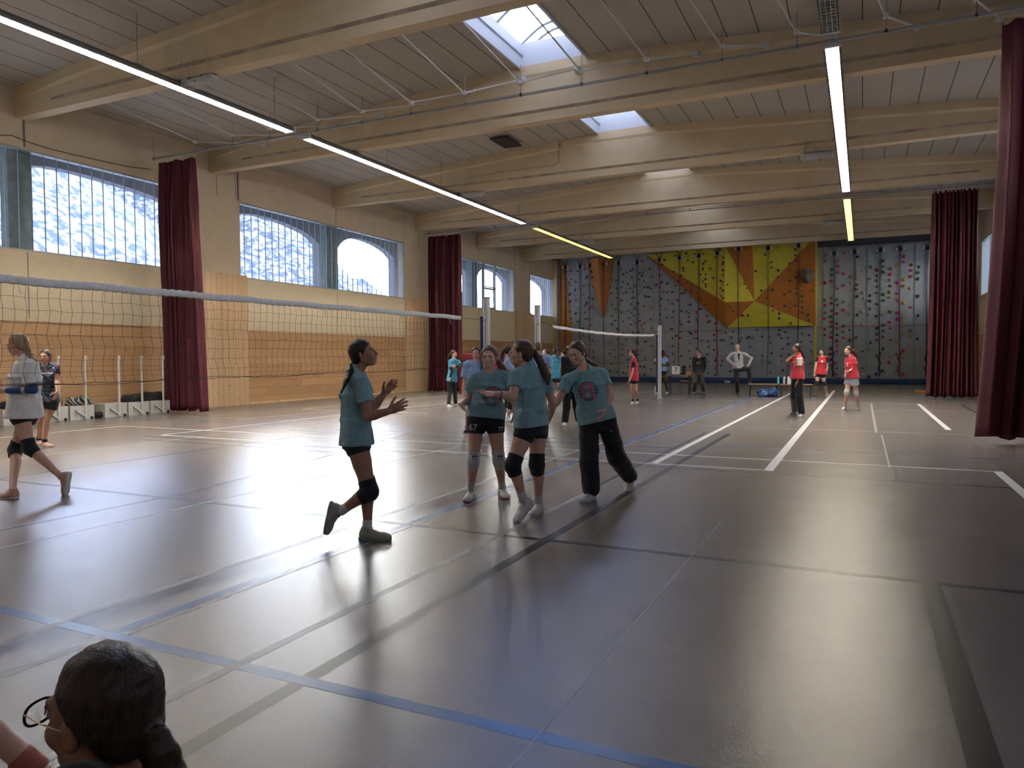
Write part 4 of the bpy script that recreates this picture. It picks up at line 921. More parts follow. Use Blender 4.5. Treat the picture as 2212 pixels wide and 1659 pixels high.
dm = ([(-.012, 0), (0, .012), (.012, 0), (0, -.012), (.014, 0), (.026, .012), (.038, 0), (.026, -.012)], [(0, 1, 2, 3), (4, 5, 6, 7)])
g.decal(sh, 'crest_print', at_d(1079, 924, g.D-.1), g.f, UP, [(*dm, M_prw), (*txt('errea', .022, (.012, -.025)), M_prw)])
for k in 'rl':
    g.kneepad(k, PADW, wide=.93); pd = [o for o in g.root.children if o.name.startswith('knee_pad')][-1]; J = g.J['kn'+k]
    g.decal(pd, 'knee_pad_print', J+UP*.055-FH*.05, g.f, UP, [(*dm, M_ink), (*txt('errea', .022, (.012, -.024)), M_ink), (*([(-.03, -.085), (.03, -.082), (.03, -.094), (-.03, -.097)], [(0, 1, 2, 3)]), M_ink)])
    g.band('sock', SOCKW, 'kn'+k, 'an'+k, .62, 1.0, .037, .039)
s1 = g.shoe('r', (1001, 1086, 't'), M_shw, M_solered, M_lace); s2 = g.shoe('l', (1104, 1078, 't'), M_shw, M_solered, M_lace)
for s_ in (s1, s2):
    d = [v.co for v in s_.data.vertices]; c = sum(d, Vector())/len(d)
    mb = MB(); sgn = 1 if s_ is s1 else -1
    for j in range(3):
        o_ = c + Vector(RH)*.040*sgn + Vector(UP)*(-.010) + Vector(FH)*(-.02+.022*j); mb.tube([o_+Vector(UP)*.018, o_-Vector(UP)*.018+Vector(FH)*.008], .006, 4)
    mb.build('stripes', M_ink, s_)
# --- 3 girl in profile, back to the camera
g = Person(fd(1150, 1120), 'girl in teal jersey seen from behind, head in profile, reaching out her left hand', 1.69, -125, 'fair', 'brown', .0062)
g.skeleton((1140, 791, .0), (1149, 925, .02), (1125, 763, -.02), -98, 4, shl=(1115, 810, -.12), shr=(1172, 812, .10),
    arms={'l': ((1108, 857, -.22), (1074, 851, -.26)), 'r': ((1194, 868, .14), (1189, 897, .22))},
    legs={'l': ((1107, 1006, -.12), (1131, 1082, -.06)), 'r': ((1160, 1004, .05), (1164, 1088, 'g'))}, hw=.088)
g.girth = 1.02; g.torso(); g.hand('l', (1040, 848), palm=(0, .8, -.3), curl=5, spread=.8, thumb=.1); g.hand('r', d=(-.2, -.6, .7), palm=(-.8, 0, -.2), curl=20)
g.head_vol(); g.finish_body(); g.face(smile=1)
g.hairdo(tail=[(1152, 757, .0, .022), (1162, 772, .02, .032), (1172, 790, .02, .036), (1181, 810, .0, .032), (1185, 829, -.02, .012)], tie=(1153, 758, .0, .026))
g.shirt(TEAL, hem=.02, sleeve=.62, seed=12, wr=.0045, hemr=(.170, .128)); g.bottoms(NAVY, .26, seed=7)
for k in 'lr': g.kneepad(k, PADB)
g.band('sock', SOCKW, 'knl', 'anl', .70, 1.0, .037, .039); g.band('sock', SOCKW, 'knr', 'anr', .74, 1.0, .037, .039)
g.shoe('l', (1099, 1124, '-.12'), M_shw, M_solew, M_lace, up=(-.55, .75, -.3)); g.shoe('r', (1147, 1114, 't'), M_shw, M_solew, M_lace)
w = g.J['wrl']; d = unit(g.J['ell']-w)
for t_, c_ in ((.03, 'wristband_black'), (.055, 'wristband_red')):
    mb = MB(); C_ = w+d*t_-g.off; a_ = unit(np.cross(d, UP)); b_ = np.cross(d, a_); mb.tube([tuple(C_+(a_*math.cos(x)+b_*math.sin(x))*.030) for x in np.linspace(0, 6.283, 17)], .004, 5, cap=False); mb.build('wristband', mat(c_, (.01, .01, .012) if 'black' in c_ else (.25, .03, .02)), g.root, True)
# --- 4 girl leaning in from the right in black trousers
g = Person(fd(1300, 1078), 'smiling girl in teal jersey and wide black sweatpants leaning in', 1.70, -18, 'fair', 'brown', .0064)
g.skeleton((1262, 797, .02), (1291, 910, .02), (1247, 763, -.02), -40, -14, hroll=4, shr=(1227, 819, -.02), shl=(1299, 806, .05),
    arms={'r': ((1207, 862, -.03), (1185, 890, .02)), 'l': ((1318, 853, .0), (1309, 884, -.08))},
    legs={'r': ((1273, 997, -.03), (1277, 1062, 'g')), 'l': ((1333, 990, .20), (1362, 1030, .50))}, hw=.09)
g.girth = 1.04; g.torso(); g.hand('r', d=(-.8, -.5, .1), palm=(0, .2, -1), curl=10); g.hand('l', d=(-.40, -.75, -.3), palm=(-.85, .1, .2), curl=20, spread=1.3)
g.head_vol(); g.finish_body(); g.face(smile=1)
g.hairdo(tail=[(1262, 775, .10, .024), (1272, 782, .12, .026), (1283, 787, .14, .018), (1290, 791, .14, .008)])
g.shirt(TEAL, hem=-.0, sleeve=.60, seed=15, wr=.0032, hemr=(.182, .135)); g.bottoms(BLACK, name='sweatpants', long=True, flare=1.18, seed=9, wr=.004, hemk=.98)
g.decal(g.shirtobj, 'round_print', at_d(1269, 845, g.D-.12), g.f, unit(g.J['neck']-g.J['pelvis']), emblem())
sp_ = [o for o in g.root.children if o.name.startswith('sweatpants')][0]
g.decal(sp_, 'tick_print', at_d(1322, 930, g.D-.1), g.f, UP, [([(-.022, .0), (-.012, -.012), (.028, .014), (-.010, -.004), (-.018, .004)], [(0, 1, 2, 3), (0, 3, 4)], M_prw)])
g.shoe('r', (1259, 1080, 't'), M_shw, M_solew, M_lace); g.shoe('l', (1357, 1066, '-.10'), M_shw, M_solew, M_lace, up=(0, .55, -.8))
mb = MB(); C_ = (g.J['neck']+g.hf*.02+UP*.015-g.off); mb.tube([tuple(C_+(g.side*math.cos(x)+g.f*math.sin(x))*.062-UP*.03*(1+math.sin(x))) for x in np.linspace(0, 6.283, 19)], .0025, 5, cap=False); mb.build('necklace', mat('thin_gold', (.5, .35, .12), metal=.8, rough=.3), g.root, True)
# --- 5 girl walking at the left edge, white shirt and fair plait
g = Person(fd(70, 1068), 'girl with fair plait in oversized white T-shirt and blue arm sleeve at the left edge', 1.66, -85, 'fair', 'blond', .0068)
g.skeleton((56, 775, .0), (53, 893, 0), (38, 745, 0), -92, -8, shl=(64, 786, -.15), shr=(50, 786, .15),
    arms={'l': ((72, 842, -.19), (12, 844, -.20)), 'r': ((30, 838, .20), (-10, 845, .15))},
    legs={'l': ((64, 968, -.09), (133, 1030, -.06)), 'r': ((33, 972, .09), (28, 1060, 'g'))}, hw=.085)
g.girth = 1.03; g.torso(); g.hand('l', (-16, 843), palm=(0, -.3, 1), curl=20); g.hand('r', (-30, 848), palm=(0, 1, 0), curl=20)
g.head_vol(); g.finish_body(); g.face()
g.hairdo(braid=[(58, 752, -.02, 1.5), (66, 768, -.03, 1.4), (75, 783, -.04, 1.2), (80, 797, -.05, .8)], thick=1.04)
g.shirt(WHITE, hem=-.05, sleeve=.80, seed=21, wr=.006, loose=1.16, hemr=(.175, .145), srad=1.25); g.bottoms(NAVY, .24, seed=2)
ve = Vol(.01); E_ = g.J['ell']; W_ = g.J['wrl']; ve.cap(E_+(g.J['shl']-E_)*.16, E_, .044, .043).cap(E_, E_+(W_-E_)*.92, .043, .031); g.garment('arm_sleeve', ve, BLS, .006)
for k in 'lr': g.kneepad(k, PADB)
g.shoe('l', (126, 1068, '+.0'), M_shp, M_solew, M_shp, up=(-.8, .3, 0)); g.shoe('r', (-14, 1068, 't'), M_shp, M_solew, M_shp)
q = g.hq; mb = MB()
for x in (-1, 1): 
    c_ = q(x*.031, .097, 0)-g.off; mb.tube([tuple(c_+(g.hs*math.cos(a)*.021+g.hu*math.sin(a)*.017)) for a in np.linspace(0, 6.283, 15)], .0015, 5, cap=False); mb.tube([tuple(q(x*.050, .095, .002)-g.off), tuple(q(x*.078, .0, .004)-g.off)], .0015, 4)
mb.tube([tuple(q(-.010, .099, .002)-g.off), tuple(q(.010, .099, .002)-g.off)], .0015, 4); mb.build('glasses', mat('glasses_metal', (.3, .25, .22), metal=.6, rough=.3), g.root)
# --- 6 girl in a dark patterned jersey by the wall
M_pat = mat('dark_patterned_jersey', (.010, .016, .028), rough=.7); t, b = nodes_of(M_pat); tcn = nd(t, 'ShaderNodeTexCoord'); n = nd(t, 'ShaderNodeTexNoise'); n.inputs['Scale'].default_value = 7; n.inputs['Detail'].default_value = 4; n.inputs['Distortion'].default_value = 1.5; t.links.new(tcn.outputs['Object'], n.inputs['Vector'])
rr = nd(t, 'ShaderNodeValToRGB'); e = rr.color_ramp.elements; e[0].position = .47; e[0].color = (.008, .010, .018, 1); e[1].position = .62; e[1].color = (.22, .03, .09, 1); e.new(.54).color = (.02, .10, .16, 1); t.links.new(n.outputs['Fac'], rr.inputs['Fac']); t.links.new(rr.outputs['Color'], b.inputs['Base Color'])
g = Person(fd(100, 966), 'girl in dark patterned jersey and black shorts standing before the pine wall', 1.64, 8, 'mid', 'dbrown', .008)
g.skeleton((99, 787, 0), (102, 867, 0), (97.5, 770, -.02), 5, 0, sw=.155,
    arms={'l': ((123, 822, .0), (124, 846, -.08)), 'r': ((78, 822, .0), (76, 846, -.05))},
    legs={'l': ((101, 908, -.02), (96, 955, 'g')), 'r': ((88, 908, .05), (84, 950, 'g'))})
g.torso(); g.hand('l', d=(-.1, -1, -.3), palm=(-1, 0, .2), curl=16); g.hand('r', d=(.1, -1, -.3), palm=(1, 0, .2), curl=16)
g.head_vol(); g.finish_body(); g.face(); g.hairdo(tail=[(101, 776, .10, .026), (106, 783, .06, .028), (108, 786, .04, .012)])
g.shirt(M_pat, hem=-.02, seed=5, wr=.003); g.bottoms(BLACK, .42, r1=.098, seed=3)
g.decal(g.shirtobj, 'lettering', at_d(100.5, 806, g.D-.1), g.f, UP, [(*txt('ALPINE', .052, (0, 0), .001), M_prw), (*txt('A', .04, (.085, .085), .002), M_prw)])
for k in 'lr': g.band('sock', BLACK, 'kn'+k, 'an'+k, .86, 1.0, .040, .042)
g.shoe('l', (114, 963, 't'), M_shp, M_solew, M_lace); g.shoe('r', (92, 962, 't'), M_shp, M_solew)
# --- people in the middle distance
def far(label, D, H, phi, sk, hr, neck, pel, head, hphi, arms, legs, shirt, bottom, shoes, hair, hem=0.0, vox=.0095, pads=None, socks=None, sleeve=.55, loose=1.0, srad=1.0, bfrac=.25, blong=False, male=False, hands={}, girth=1.0, bib=None, hpitch=0, sw=.15, shl=None, shr=None, after=None, b1=.082, bname='shorts', sname='t_shirt', slong=False, flare=1.0, necko=.06):
    g = Person(D, label, H, phi, sk, hr, vox); g.girth = girth
    g.skeleton(neck, pel, head, hphi, hpitch, arms=arms, legs=legs, sw=sw, shl=shl, shr=shr); g.torso(male)
    for k in arms:
        if k in hands and hands[k] is None: continue
        g.hand(k, **(hands.get(k) or dict(d=None, palm=(1 if k == 'r' else -1, 0, .2), curl=16)))
    g.head_vol(male); g.finish_body(); g.face(); g.hairdo(**hair)
    if bib is None: g.shirt(shirt, hem=hem, sleeve=sleeve, loose=loose, srad=srad, name=sname, long=slong, seed=int(D*7), necko=necko)
    else:
        g.shirt(shirt, hem=.10, sleeve=.5, name='undershirt', seed=int(D*5)); g.shirt(bib, hem=hem, sleeves='', name='bib', loose=1.13, seed=int(D*3), hemr=(.172, .140), necko=.074)
    g.bottoms(bottom, bfrac, long=blong, r1=b1, name=bname, flare=flare)
    if pads:
        for k in legs: g.kneepad(k, pads)
    if socks:
        for k in legs: g.band('sock', socks, 'kn'+k, 'an'+k, .72, 1.0, .037, .039)
    for k, (toe, mu, ms_) in shoes.items(): g.shoe(k, toe, mu, ms_)
    if after: after(g)
    return g
far('girl in bright blue shirt with black sleeves folding her arms by the left curtain', fd(977, 879), 1.62, 50, 'fair', 'dbrown', (980, 775, 0), (976, 822, 0), (980.5, 764.5, 0), 62,
    {'r': ((976, 803, -.14), (972, 815, -.18)), 'l': ((996, 791, .0), (984, 792, -.18))}, {'r': ((971, 847, -.05), (969, 874, 'g')), 'l': ((983, 846, .06), (984, 872, 'g'))},
    BLUE, BLACK, {'r': ((977, 879, 't'), M_shw, M_solew), 'l': ((992, 875, 't'), M_shw, M_solew)}, dict(tail=[(973, 764, .05, .030), (969, 770, .05, .032), (968, 778, .05, .02)]), hem=-.03, blong=True, flare=.78, bname='leggings', shl=(990, 781, .06), shr=(972, 781, -.06),
    after=lambda g: [g.garment('arm_sleeve', Vol(.01).cap(g.J['sh'+k]+(g.J['el'+k]-g.J['sh'+k])*.6, g.J['el'+k], .044, .042).cap(g.J['el'+k], g.J['wr'+k], .042, .030), BLACK, .009) for k in 'rl'])
far('girl in loose pale blue shirt and black shoes standing behind the number 67 girl', fd(1005, 935), 1.66, 8, 'fair', 'brown', (1029, 779, 0), (1025, 850, 0), (1028, 763, -.02), 4,
    {'r': ((1004, 821, .0), (1001, 846, -.05)), 'l': ((1054, 821, 0), (1056, 846, 0))}, {'r': ((1012, 888, 0), (1008, 923, 'g')), 'l': ((1036, 888, 0), (1040, 923, 'g'))},
    LBLUE, NAVY, {'r': ((1002, 934, 't'), M_shb, M_shb), 'l': ((1044, 932, 't'), M_shb, M_shb)}, dict(thick=1.03, tail=[(1040, 770, .12, .02), (1042, 780, .12, .02)]), hem=-.03, sleeve=.85, loose=1.12, srad=1.35, sw=.165)
far('girl in pale blue shirt with dark ponytail walking away behind the front girls', fd(1098, 910), 1.66, 115, 'fair', 'dbrown', (1098, 771, 0), (1100, 838, 0), (1099, 758, 0), 115,
    {'r': ((1108, 806, -.12), (1112, 828, -.1)), 'l': ((1104, 806, .15), (1108, 826, .15))}, {'r': ((1102, 876, -.05), (1098, 902, 'g')), 'l': ((1096, 872, .12), (1089, 897, .25))},
    LBLUE, NAVY, {'r': ((1113, 910, 't'), M_shw, M_solew), 'l': ((1098, 911, '.1'), M_shw, M_solew)}, dict(tail=[(1089, 754, 0, .026), (1085, 764, 0, .034), (1084, 778, 0, .032), (1086, 788, 0, .018)]), hem=0, pads=PADB, socks=SOCKW, sleeve=.7, srad=1.15, shr=(1094, 782, -.13), shl=(1102, 780, .12))
far('short-haired person in pale blue shirt seen from behind, mostly hidden by a ponytail', 15.2, 1.72, 172, 'fair', 'lbrown', (1166, 768, 0), (1168, 838, 0), (1162.5, 752, 0), 180,
    {'r': ((1187, 800, 0), (1188, 822, 0)), 'l': ((1146, 802, 0), (1146, 824, 0))}, {'r': ((1176, 878, 0), (1177, 918, 'g')), 'l': ((1160, 878, 0), (1159, 918, 'g'))},
    LBLUE, NAVY, {'r': ((1178, 914, 't'), M_shw, M_solew), 'l': ((1158, 914, 't'), M_shw, M_solew)}, dict(short=True), hem=0, sw=.17, sleeve=.75, srad=1.15)
far('small girl in bright blue shirt looking left between two nearer heads', 24.3, 1.60, -30, 'fair', 'brown', (1179, 771, 0), (1180, 816, 0), (1177.5, 761.5, 0), -60,
    {'r': ((1168, 792, 0), (1172, 806, -.1)), 'l': ((1192, 792, 0), (1190, 806, -.1))}, {'r': ((1176, 842, 0), (1176, 866, 'g')), 'l': ((1184, 842, 0), (1184, 866, 'g'))},
    BLUE, NAVY, {'r': ((1174, 870, 't'), M_shw, M_solew), 'l': ((1184, 870, 't'), M_shw, M_solew)}, dict(tail=[(1183, 760, .1, .025), (1184, 770, .1, .025)]), vox=.011)
far('girl in bright blue shirt and black shorts seen from behind with a long ponytail', fd(1198, 874), 1.66, 178, 'fair', 'brown', (1198, 770, 0), (1200, 820, .0), (1200, 760.5, 0), 165,
    {'r': ((1212, 792, 0), (1213, 804, .12)), 'l': ((1186, 792, 0), (1186, 806, .1))}, {'r': ((1209, 844, 0), (1211, 866, 'g')), 'l': ((1192, 844, 0), (1190, 868, 'g'))},
    BLUE, NAVY, {'r': ((1211, 870, 't'), M_shw, M_solew), 'l': ((1190, 871, 't'), M_shw, M_solew)}, dict(tail=[(1203, 762, -.10, .025), (1206, 774, -.14, .034), (1207, 787, -.14, .022)]), pads=PADB, hem=.03, bfrac=.2)
far('dark-haired girl with only her face showing behind the person in black', 25.5, 1.55, 0, 'fair', 'dbrown', (1216, 776, 0), (1217, 812, 0), (1215.5, 767.5, 0), -20,
    {'r': ((1206, 792, 0), (1207, 804, 0)), 'l': ((1227, 792, 0), (1226, 804, 0))}, {'r': ((1213, 835, 0), (1213, 856, 'g')), 'l': ((1221, 835, 0), (1221, 856, 'g'))},
    NAVY, NAVY, {'r': ((1212, 860, 't'), M_shw, M_solew), 'l': ((1222, 860, 't'), M_shw, M_solew)}, {}, vox=.012)
far('girl all in black with long brown hair standing behind the leaning girl', fd(1222, 919), 1.68, 20, 'fair', 'brown', (1232, 772, 0), (1233, 842, 0), (1231, 758, 0), 20,
    {'r': ((1217, 808, 0), (1216, 832, -.02)), 'l': ((1252, 808, 0), (1254, 832, 0))}, {'r': ((1224, 880, 0), (1220, 911, 'g')), 'l': ((1245, 878, 0), (1250, 908, 'g'))},
    BLACK, BLACK, {'r': ((1217, 919, 't'), M_shw, M_solew), 'l': ((1254, 916, 't'), M_shw, M_solew)}, dict(tail=[(1222, 752, .0, .030), (1221, 764, -.02, .034), (1224, 775, -.04, .022)], thick=1.05), hem=-.04, blong=True, bname='trousers', slong=True, sname='sweatshirt', srad=1.1)
def bibnum(px, py, num, size=.13):
    return lambda g: g.decal([o for o in g.root.children if o.name.startswith('bib')][0], 'bib_number', at_d(px, py, g.D-.15), facing(g.phi*.6), UP, [(*txt(num, size, (0, 0), .003), M_prw)])
far('girl in red bib and black shorts in profile under the far net', fd(1368, 874), 1.62, -82, 'fair', 'dbrown', (1369, 775, 0), (1369, 822, 0), (1366.5, 763.5, 0), -88,
    {'l': ((1367, 804, -.14), (1361, 820, -.14)), 'r': ((1371, 802, .15), (1368, 818, .15))}, {'l': ((1374, 844, -.06), (1377, 866, 'g')), 'r': ((1365, 844, .06), (1367, 867, 'g'))},
    BLACK, BLACK, {'l': ((1365, 873, 't'), M_shw, M_solew), 'r': ((1354, 874, 't'), M_shw, M_solew)}, dict(braid=[(1372, 762, 0, 1.5), (1375, 774, 0, 1.3), (1377, 785, 0, .8)]), bib=RED, hem=-.01, socks=BLACK, shl=(1368, 784, -.13), shr=(1371, 783, .13), b1=.09)
far('girl in pale blue shirt and black knee pads standing behind the far net post', fd(1430, 853.5), 1.66, 30, 'dark', 'black', (1430, 772, 0), (1430, 803, 0), (1431.5, 763, 0), 78,
    {'r': ((1411, 785, 0), (1421, 782, -.12)), 'l': ((1445, 789, 0), (1432, 789, -.2))}, {'r': ((1421, 826, 0), (1420.5, 846, 'g')), 'l': ((1438, 826, 0), (1441, 846, 'g'))},
    LBLUE, NAVY, {'r': ((1418, 853, 't'), M_shw, M_solew), 'l': ((1445, 852, 't'), M_shw, M_solew)}, dict(bun=1, tail=[(1426, 764, .1, .035), (1423, 766, .1, .035)]), pads=PADB, hem=.02, vox=.011, srad=1.15)
far('bearded man in black hooded sweatshirt and olive trousers with hands in his pockets', fd(1508, 851.5), 1.74, -20, 'mid', 'brown', (1510, 772, 0), (1509, 806, 0), (1508.5, 762.5, 0), -48,
    {'r': ((1498, 790, 0), (1500, 803, -.05)), 'l': ((1523, 790, 0), (1520, 803, -.05))}, {'r': ((1501, 826, 0), (1499, 844, 'g')), 'l': ((1517, 826, 0), (1520, 844, 'g'))},
    BLACK, OLIVE, {'r': ((1497, 852, 't'), M_shp, M_solew), 'l': ((1521, 852, 't'), M_shp, M_solew)}, dict(short=True, thick=1.0), male=True, sw=.185, girth=1.1, slong=True, sname='hooded_sweatshirt', hem=.03, blong=True, bname='trousers', flare=1.05, vox=.011, hands={'l': None, 'r': None},
    after=lambda g: (g.decal(g.shirtobj, 'chest_print', at_d(1508, 784, g.D-.2), g.f, UP, [(*txt('Mi7', .08, (0, .03), .002), mat('print_red', (.5, .04, .05))), (*txt('RECORD', .045, (0, -.02), .001), M_prw)])))
far('bald man in grey fleece jacket with one foot up on the bench', fd(1594, 853), 1.84, -12, 'fair', 'grey', (1594.5, 759.5, 0), (1594.5, 797, 0), (1593, 750.5, 0), -30,
    {'r': ((1571, 776, 0), (1584, 788, -.12)), 'l': ((1624, 774, 0), (1616, 790, -.16))}, {'r': ((1592, 822, 0), (1593, 846, 'g')), 'l': ((1617, 798, -.25), (1620, 822, -.15))},
    GREYS, BLACK, {'r': ((1592, 853, 't'), M_shb, M_shb), 'l': ((1617, 828, '-.15'), M_shb, M_shb)}, dict(bald=True), male=True, sw=.195, girth=1.05, slong=True, sname='fleece_jacket', hem=.01, blong=True, bname='trousers', flare=.95, vox=.011, shr=(1580, 765, 0), shl=(1609, 765, 0), necko=.068,
    after=lambda g: g.decal(g.shirtobj, 'dark_undershirt', at_d(1596, 774, g.D-.2), g.f, UP, [([(sg*(.050*(1-j/8)+.004)*(i/3)+.01*j/8, .17-.034*j) for j in range(9) for sg, i in ((-1, 3), (-1, 1.5), (1, 0), (1, 1.5), (1, 3))], [(j*5+i, j*5+i+1, j*5+i+6, j*5+i+5) for j in range(8) for i in range(4)], M_ink)]))
far('girl in red bib over white shirt and black trousers holding her neck', fd(1722, 901), 1.66, -84, 'tan', 'dbrown', (1724, 767, 0), (1722, 818, 0), (1720, 753, 0), -90,
    {'l': ((1728, 805, -.14), (1723, 823, -.14)), 'r': ((1701, 780, .06), (1713, 769, .0))}, {'l': ((1727, 856, -.07), (1732, 893, 'g')), 'r': ((1715, 856, .07), (1717, 887, 'g'))},
    WHITE, BLACK, {'l': ((1714, 903, 't'), M_shw, M_solew), 'r': ((1703, 893, 't'), M_shw, M_solew)}, dict(tail=[(1729, 755, 0, .024), (1735, 768, -.02, .030), (1739, 784, -.02, .026), (1740, 798, -.02, .012)]), bib=RED, hem=-.01, blong=True, bname='trousers', flare=1.12, shl=(1727, 775, -.14), shr=(1719, 775, .13),
    hands={'r': dict(d=(.8, .35, -.2), palm=(.3, 0, -1), curl=25)}, after=bibnum(1713, 788, '7'))
far('girl in red bib number 9 with black knee pads facing the camera', fd(1772, 857.5), 1.60, -25, 'fair', 'dbrown', (1775.5, 770, 0), (1772, 809, 0), (1774.5, 760.5, 0), -38,
    {'r': ((1762, 792, 0), (1759, 807, 0)), 'l': ((1787, 793, 0), (1784, 808, 0))}, {'r': ((1765, 829, 0), (1763, 849, 'g')), 'l': ((1781, 829, 0), (1786, 850, 'g'))},
    BLACK, BLACK, {'r': ((1755, 856, 't'), M_shw, M_solew), 'l': ((1781, 857, 't'), M_shw, M_solew)}, dict(tail=[(1780, 762, .08, .026), (1783, 770, .06, .02)]), bib=RED, hem=-.005, pads=PADB, socks=SOCKW, vox=.0105, after=bibnum(1776, 782, '9', .15))
far('girl in red bib and pale grey shorts with a hand on her hip', fd(1835, 886.5), 1.64, -62, 'fair', 'brown', (1837, 769, 0), (1840, 818, 0), (1832, 757.5, 0), -75,
    {'l': ((1850, 790, -.05), (1834, 802, -.16)), 'r': ((1830, 792, .12), (1827, 806, .0))}, {'r': ((1829, 848, -.0), (1825, 878, 'g')), 'l': ((1849, 848, .0), (1854, 878, 'g'))},
    BLACK, GSH, {'r': ((1810, 885, 't'), M_shl, M_solew), 'l': ((1841, 886, 't'), M_shl, M_solew)}, dict(tail=[(1843, 757, .05, .028), (1849, 763, .05, .034), (1852, 774, .04, .018)]), bib=RED, hem=.01, pads=PADW, socks=SOCKW, bfrac=.42, b1=.112, shl=(1843, 778, -.06), shr=(1829, 777, .1), after=bibnum(1828, 788, '6'))
T1=time.time(); print("far done", round(T1-T0,1))
# --- seated spectator in the foreground, seen from above and behind
g = Person(1.30, 'spectator with dark ponytail and dark-rimmed glasses in the bottom left corner', 1.66, -115, 'tan', 'dbrown', .0045)
g.phi = -118; g.f = facing(-118); g.side = np.cross(UP, g.f)
g.skeleton((232, 1680, .02), (330, 2140, .10), (220, 1536, 0), -107, 0, sw=.165, shl=(150, 1730, -.16), shr=(310, 1700, .16),
    arms={'l': ((90, 1960, -.2), (-60, 2020, -.1)), 'r': ((250, 1960, .25), (100, 2040, .3))}, legs={'l': ((-60, 1990, -.1), (-20, 2300, 0)), 'r': ((20, 1930, .3), (10, 2200, .3))})
g.vox = .006; g.torso(); g.hand('l'); g.hand('r'); g.head_vol(); g.finish_body(); g.face()
g.hairdo(tail=[(318, 1572, -.02, .022), (331, 1592, -.03, .020), (345, 1628, -.03, .027), (358, 1670, -.03, .030), (362, 1740, -.03, .02)], tie=(330, 1588, -.03, .021), vox=.0035, thick=1.0, front=-.038)
g.shirt(BLACK, hem=-.02, sleeve=.6, seed=40, necko=.058); g.bottoms(BLACK, long=True, name='trousers'); 
for k in 'lr': g.shoe(k, (-80 if k == 'l' else -50, 2330, '+.0'), M_shw, M_solew)
q = g.hq; mb = MB(); ml_ = MB()
for x in (-1, 1):
    c_ = q(x*.033, .104, .0)-g.off; ring = [c_+(g.hs*math.cos(a)*.029+g.hu*math.sin(a)*.023*(1+.12*math.cos(2*a))) for a in np.linspace(0, 6.283, 25)]
    mb.tube([tuple(p) for p in ring], .0026, 6, cap=False); ml_.add([tuple(p) for p in ring[:-1]], [tuple(range(24))])
mb.tube([tuple(q(-.005, .106, .008)-g.off), tuple(q(.005, .106, .008)-g.off)], .002, 5); mb.build('glasses_frame', mat('dark_tortoiseshell', (.02, .012, .012), rough=.2), g.root)
for x in (-1, 1): MB().tube([tuple(q(x*.062, .103, .008)-g.off), tuple(q(x*.076, .05, .006)-g.off), tuple(q(x*.080, -.01, .002)-g.off)], .0016, 5).build('glasses_arm', mat('glasses_thin_metal', (.55, .45, .40), metal=.9, rough=.25), g.root)
lm = bpy.data.materials.new('spectacle_lens'); lm.use_nodes = True; t = lm.node_tree; t.nodes.clear(); o_ = nd(t, 'ShaderNodeOutputMaterial'); a_ = nd(t, 'ShaderNodeBsdfTransparent'); b_ = nd(t, 'ShaderNodeBsdfGlossy'); b_.inputs['Roughness'].default_value = .03; m_ = nd(t, 'ShaderNodeMixShader'); m_.inputs[0].default_value = .12; t.links.new(a_.outputs[0], m_.inputs[1]); t.links.new(b_.outputs[0], m_.inputs[2]); t.links.new(m_.outputs[0], o_.inputs['Surface'])
ml_.build('glasses_lens', lm, g.root)
print('people', round(time.time()-T0, 1), 's')
# ================================================================== CLIMBING WALL
YW = 43.2; YR = 43.45
M_cg = mat('climbing_grey', (.42, .44, .47), rough=.85, var=.12, vscale=1.3, bump=.3, bscale=80); M_cgr = mat('climbing_grey_right', (.43, .455, .45), rough=.85, var=.08, vscale=2, bump=.3, bscale=80)
M_cy = mat('climbing_yellow', (.78, .66, .06), rough=.7, var=.08, vscale=4); M_co = mat('climbing_orange', (.62, .21, .035), rough=.7, var=.08, vscale=4); M_col = mat('climbing_light_orange', (.58, .22, .05), rough=.7, var=.08, vscale=3)
M_gap = mat('panel_gap', (.17, .18, .20)); M_mat = mat('blue_floor_mat', (.012, .045, .16), rough=.5)
cw = empty('climbing_wall', (-7, YW, 0), 'tall grey climbing wall with yellow and orange faceted panels covering the end of the hall', 'climbing wall')
def CP(mb, name, m, parent=None): 
    o = mb.build(name, m, parent or cw)
    if parent is None: o.location = (7, -YW, 0)
    return o
xe = at_y(1762, 600, YW)[0]; xl = XL+.05
CP(MB().span((xl, YW, .06), (xe, YW+.5, 8.0)), 'main_panel', M_cg)
CP(MB().span((xe, YR, .06), (XR-.05, YR+.3, 7.35)), 'right_panel', M_cgr)
CP(MB().span((xe, YR+.02, 7.35), (XR-.05, YR+.3, 8.2)), 'upper_panel', mat('upper_dark_panel', (.10, .115, .125), rough=.8))
mb = MB()
for k in range(1, 12): x = xl+k*1.245; mb.span((x, YW-.004, .06), (x+.014, YW, 7.9))
for z in (1.45, 2.95, 4.2, 5.3, 6.6): mb.span((xl, YW-.004, z), (xe, YW, z+.012))
CP(mb, 'panel_joints', M_gap)
mb = MB()
for px in (1777, 1872, 1975): x = at_y(px, 650, YR)[0]; mb.span((x, YR-.03, .06), (x+.05, YR, 7.35))
mb.span((xe, YR-.005, 3.98), (XR-.1, YR, 4.0)); CP(mb, 'panel_joints', mat('panel_batten', (.30, .33, .33)))
